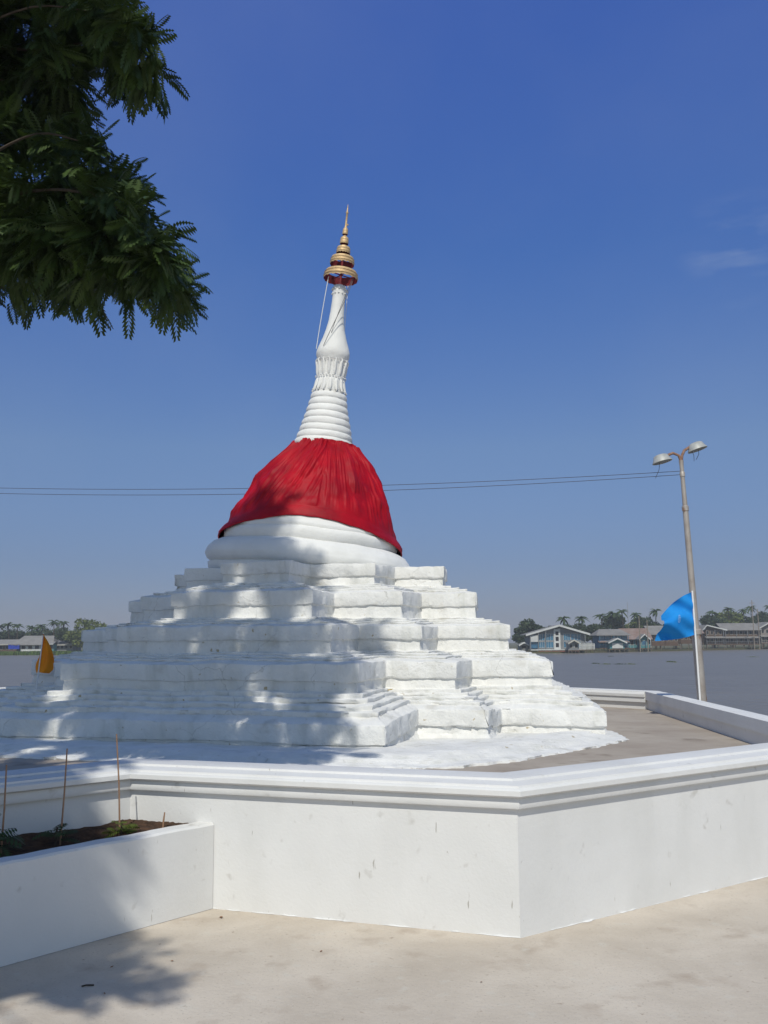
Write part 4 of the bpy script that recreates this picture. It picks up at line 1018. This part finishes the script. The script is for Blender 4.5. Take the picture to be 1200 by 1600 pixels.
house('house', 967, 1006, 272, 0, 2.7, 'teal', 'low teal fronted house under a rusty brown tin roof', 'side', 'rusty', None, 2.9, 8, 1.0, 5, 1, True, .6, 'dark')
h4 = house('hut', 991, 1003, 266, 0, 2.6, 'teal', 'narrow teal kiosk with pointed white gable beside a pole', 'gable', 'tin', 'white', 1.3, 3, 1.0, 1, 1, False, .5, 'glass'); h4['category'] = 'kiosk'
house('house', 1008, 1050, 284, 0, 3.3, 'wood', 'dark plank stilt house with grey tin roof left behind the blue flag', 'side', 'tin', None, 2.5, 9, 1.7, 6, 1, True, .8, 'dark', railm='wood')
house('house', 1052, 1086, 292, 0, 3.2, 'wood', 'dark plank house on crooked stilts right behind the blue flag', 'side', 'rusty', None, 2.0, 9, 2.2, 5, 1, True, .6, 'dark', railm='wood')
house('house', 1092, 1118, 300, 0, 4.6, 'wood', 'tall open timber house with white sloping eave right of the lamp post', 'gable', 'tin', 'white', 1.4, 8, 1.8, 4, 2, True, 1.2, 'dark', ridge=.05, railm='grey')
house('house', 1121, 1172, 308, 0, 4.7, 'wood', 'long two storey grey stilt house with wide tin roof', 'side', 'tin', None, 2.1, 9, 1.7, 7, 2, True, 1.0, 'dark', railm='grey')
house('house', 1176, 1206, 314, 0, 4.9, 'pink', 'weathered gabled stilt house with white fascia at the right edge', 'gable', 'tin', 'white', 2.0, 9, 2.0, 4, 2, True, .9, 'dark', railm='cream')
# left bank
house('house', -30, 40, 300, 0, 2.4, 'wood', 'long dark waterside shed at the left edge with pale roof edge', 'side', 'tin', 'cream', 1.4, 8, 1.0, 6, 1, False, .6, 'dark')
house('house', 41, 82, 297, 0, 2.2, 'white', 'low white walled house with wide grey roof behind the orange pennant', 'hip', 'tin', None, 2.6, 9, 1.1, 4, 1, False, 2.4, 'dark')
h5 = house('hut', 83, 93, 292, 0, 2.6, 'teal', 'bright teal open hut right of the orange pennant', 'side', 'tin', 'white', .5, 2.5, .9, 1, 1, False, .1, 'dark'); h5['category'] = 'hut'
house('house', 95, 122, 299, 0, 2.0, 'grey', 'low grey shed with flat tin roof left of the yellow green tree', 'side', 'tin', 'cream', 1.0, 8, 1.2, 4, 1, False, .8, 'dark')
tb = empty('tarpaulin', (X_(32, 296), 296, -.3)); tag(tb, 'blue and white tarpaulin hung by the dark waterside shed on the left', 'tarpaulin')
vs = [(x * .5 - 1.9, .12 * math.sin(x * 1.7), z * .45 + .5) for x in range(8) for z in range(4)]; fs = [(x * 4 + z, (x + 1) * 4 + z, (x + 1) * 4 + z + 1, x * 4 + z + 1) for x in range(7) for z in range(3)]
mesh_obj('sheet', vs, fs, HM['tarp'], tb)
MB().tube([(-2, 0, 1.9), (1.7, 0, 1.9)], .04, 5).build('ridge_rope', HM['post'], tb)
# bank grass
n = 5200; xs = rng.uniform(-135, -82, n); ys = np.array([bank_y(x) for x in xs]) + rng.uniform(-2.5, 2.0, n)
P = np.column_stack([xs, ys, np.full(n, -1.65)]); a = rng.uniform(0, 3.14, n); hgt = rng.uniform(.4, 1.3, n)
u = np.column_stack([np.cos(a), np.sin(a), np.zeros(n)]) * .25
V = np.stack([P - u, P + u, P + u * .5 + np.array([0, 0, 1]) * hgt[:, None], P - u * .5 + np.array([0, 0, 1]) * hgt[:, None]], 1).reshape(-1, 3)
tag(quad_mesh('bank_grass', V, np.arange(len(V)).reshape(-1, 4), M['grass']), 'strip of green reeds along the left river bank', 'grass', kind='stuff')
# poles on the far bank
for px_, d, h, lab in ((991, 260, 9.5, 'thin timber pole before the brown tin roof, left one'), (1003, 262, 8.4, 'thin timber pole beside the narrow teal kiosk'), (1166, 298, 15.2, 'tall utility pole before the long grey house'), (1174, 300, 12.5, 'shorter utility pole at the corner of the right edge house'), (974, 288, 14.5, 'thin aerial mast above the palms')):
    t = MB().tube([(0, 0, -.8), (.05, 0, h * .5), (.0, 0, h)], [.16, .14, .11] if 'mast' not in lab else [.07, .05, .04], 6)
    if 'utility' in lab: t.box(-.8, .8, -.06, .06, h - 1.0, h - .85)
    o = t.build('pole', M['pole_wood']); o.location = (X_(px_, d), d, -1.4); tag(o, lab, 'pole')
# floating weed
WL_ = ['floating weed clump farthest out, below the turquoise shed', 'floating weed clump below the blue house, second from left', 'floating weed clump just right of the one below the blue house', 'floating weed clump below the brown tin roof',
       'larger floating weed clump below the blue flag, left one', 'floating weed clump right of the lamp post', 'floating weed clump leftmost of all, below the plank jetty fence', 'floating weed clump below the blue flag, right one']
for i, (px_, py_) in enumerate(((946, 1025), (938, 1037), (958, 1037), (975, 1037), (1036, 1033), (1163, 1026), (922, 1036), (1040, 1034))):
    d = 3.2 * 1480 / (py_ - (1003 - (px_ - 600) * .007)); n = 40
    P = np.column_stack([rng.normal(0, .3, n), rng.normal(0, .5, n), np.zeros(n)]); a = rng.uniform(0, 3.14, n); u = np.column_stack([np.cos(a), np.sin(a), np.zeros(n)]) * .14
    hh = rng.uniform(.01, .09, n)[:, None] * np.array([0, 0, 1])
    V = np.stack([P - u, P + u, P + u * .6 + hh, P - u * .6 + hh], 1).reshape(-1, 3)
    o = quad_mesh('water_hyacinth', V, np.arange(len(V)).reshape(-1, 4), M['leaf_far2' if i % 2 else 'leaf_far']); o.location = (X_(px_, d), d, -1.6)
    tag(o, WL_[i], 'floating weed', 'weed clumps on the river')

# ------------------------------------------------------------------ small litter
def leaf_obj(x, y, z, s, lab, rz, m='dry_leaf', grp=None):
    vs = [(0, 0, 0), (s * .4, -s * .22, s * .05), (s, 0, s * .12), (s * .4, s * .22, s * .10), (s * .4, 0, s * .0)]
    o = mesh_obj('dry_leaf', vs, [(0, 1, 4), (1, 2, 4), (2, 3, 4), (3, 0, 4)], M[m]); o.location = (x, y, z); o.rotation_euler = (0, 0, rz)
    tag(o, lab, 'leaf', grp)
GL = 'dry leaves and crumbs on the pavement'
for x, y, s, lab in ((-.98, 5.86, .05, 'brown dry leaf at the foot of the planter corner'), (-1.38, 4.98, .025, 'dark crumb on the shaded pavement, nearest the planter'), (-1.10, 5.08, .025, 'dark crumb at the right edge of the tree shadow'),
                     (-1.30, 4.62, .02, 'dark pebble near the bottom left of the pavement'), (-.35, 5.2, .022, 'pale brown crumb on sunlit pavement left of centre'), (.45, 4.75, .022, 'brown crumb on sunlit pavement near the bottom centre')):
    leaf_obj(x, y, .003, s, lab, random.uniform(0, 6), grp=GL)
lying('twig', [(-1.44, 4.72, .004), (-1.42, 4.727, .007), (-1.385, 4.735, .004)], M['bark'], 'short dark twig lying on the shaded pavement', 'twig', .004)

# ------------------------------------------------------------------ river air
hz = bpy.data.materials.new('haze'); hz.use_nodes = True; hn = hz.node_tree.nodes
hn.remove(hn['Principled BSDF']); pv = hn.new('ShaderNodeVolumePrincipled')
pv.inputs['Color'].default_value = (.86, .90, .95, 1); pv.inputs['Density'].default_value = .00055; pv.inputs['Anisotropy'].default_value = 0.0
hz.node_tree.links.new(pv.outputs[0], hn['Material Output'].inputs['Volume'])
o = MB().box(-1600, 1600, -400, 1650, -4.6, 24).build('haze', hz); tag(o, kind='stuff', label='thin pale haze over the river and the far bank')

lying('dried_vine', [(-0.077, 10.86, 1.335), (-0.056, 10.85, 1.249), (-0.071, 10.84, 1.15), (-0.072, 10.82, 1.066), (0.0, 10.72, 1.063), (0.078, 10.66, 1.08)], M['vine'], 'thin dried yellow vine hanging in the recessed corner of the white steps', 'vine', .006)
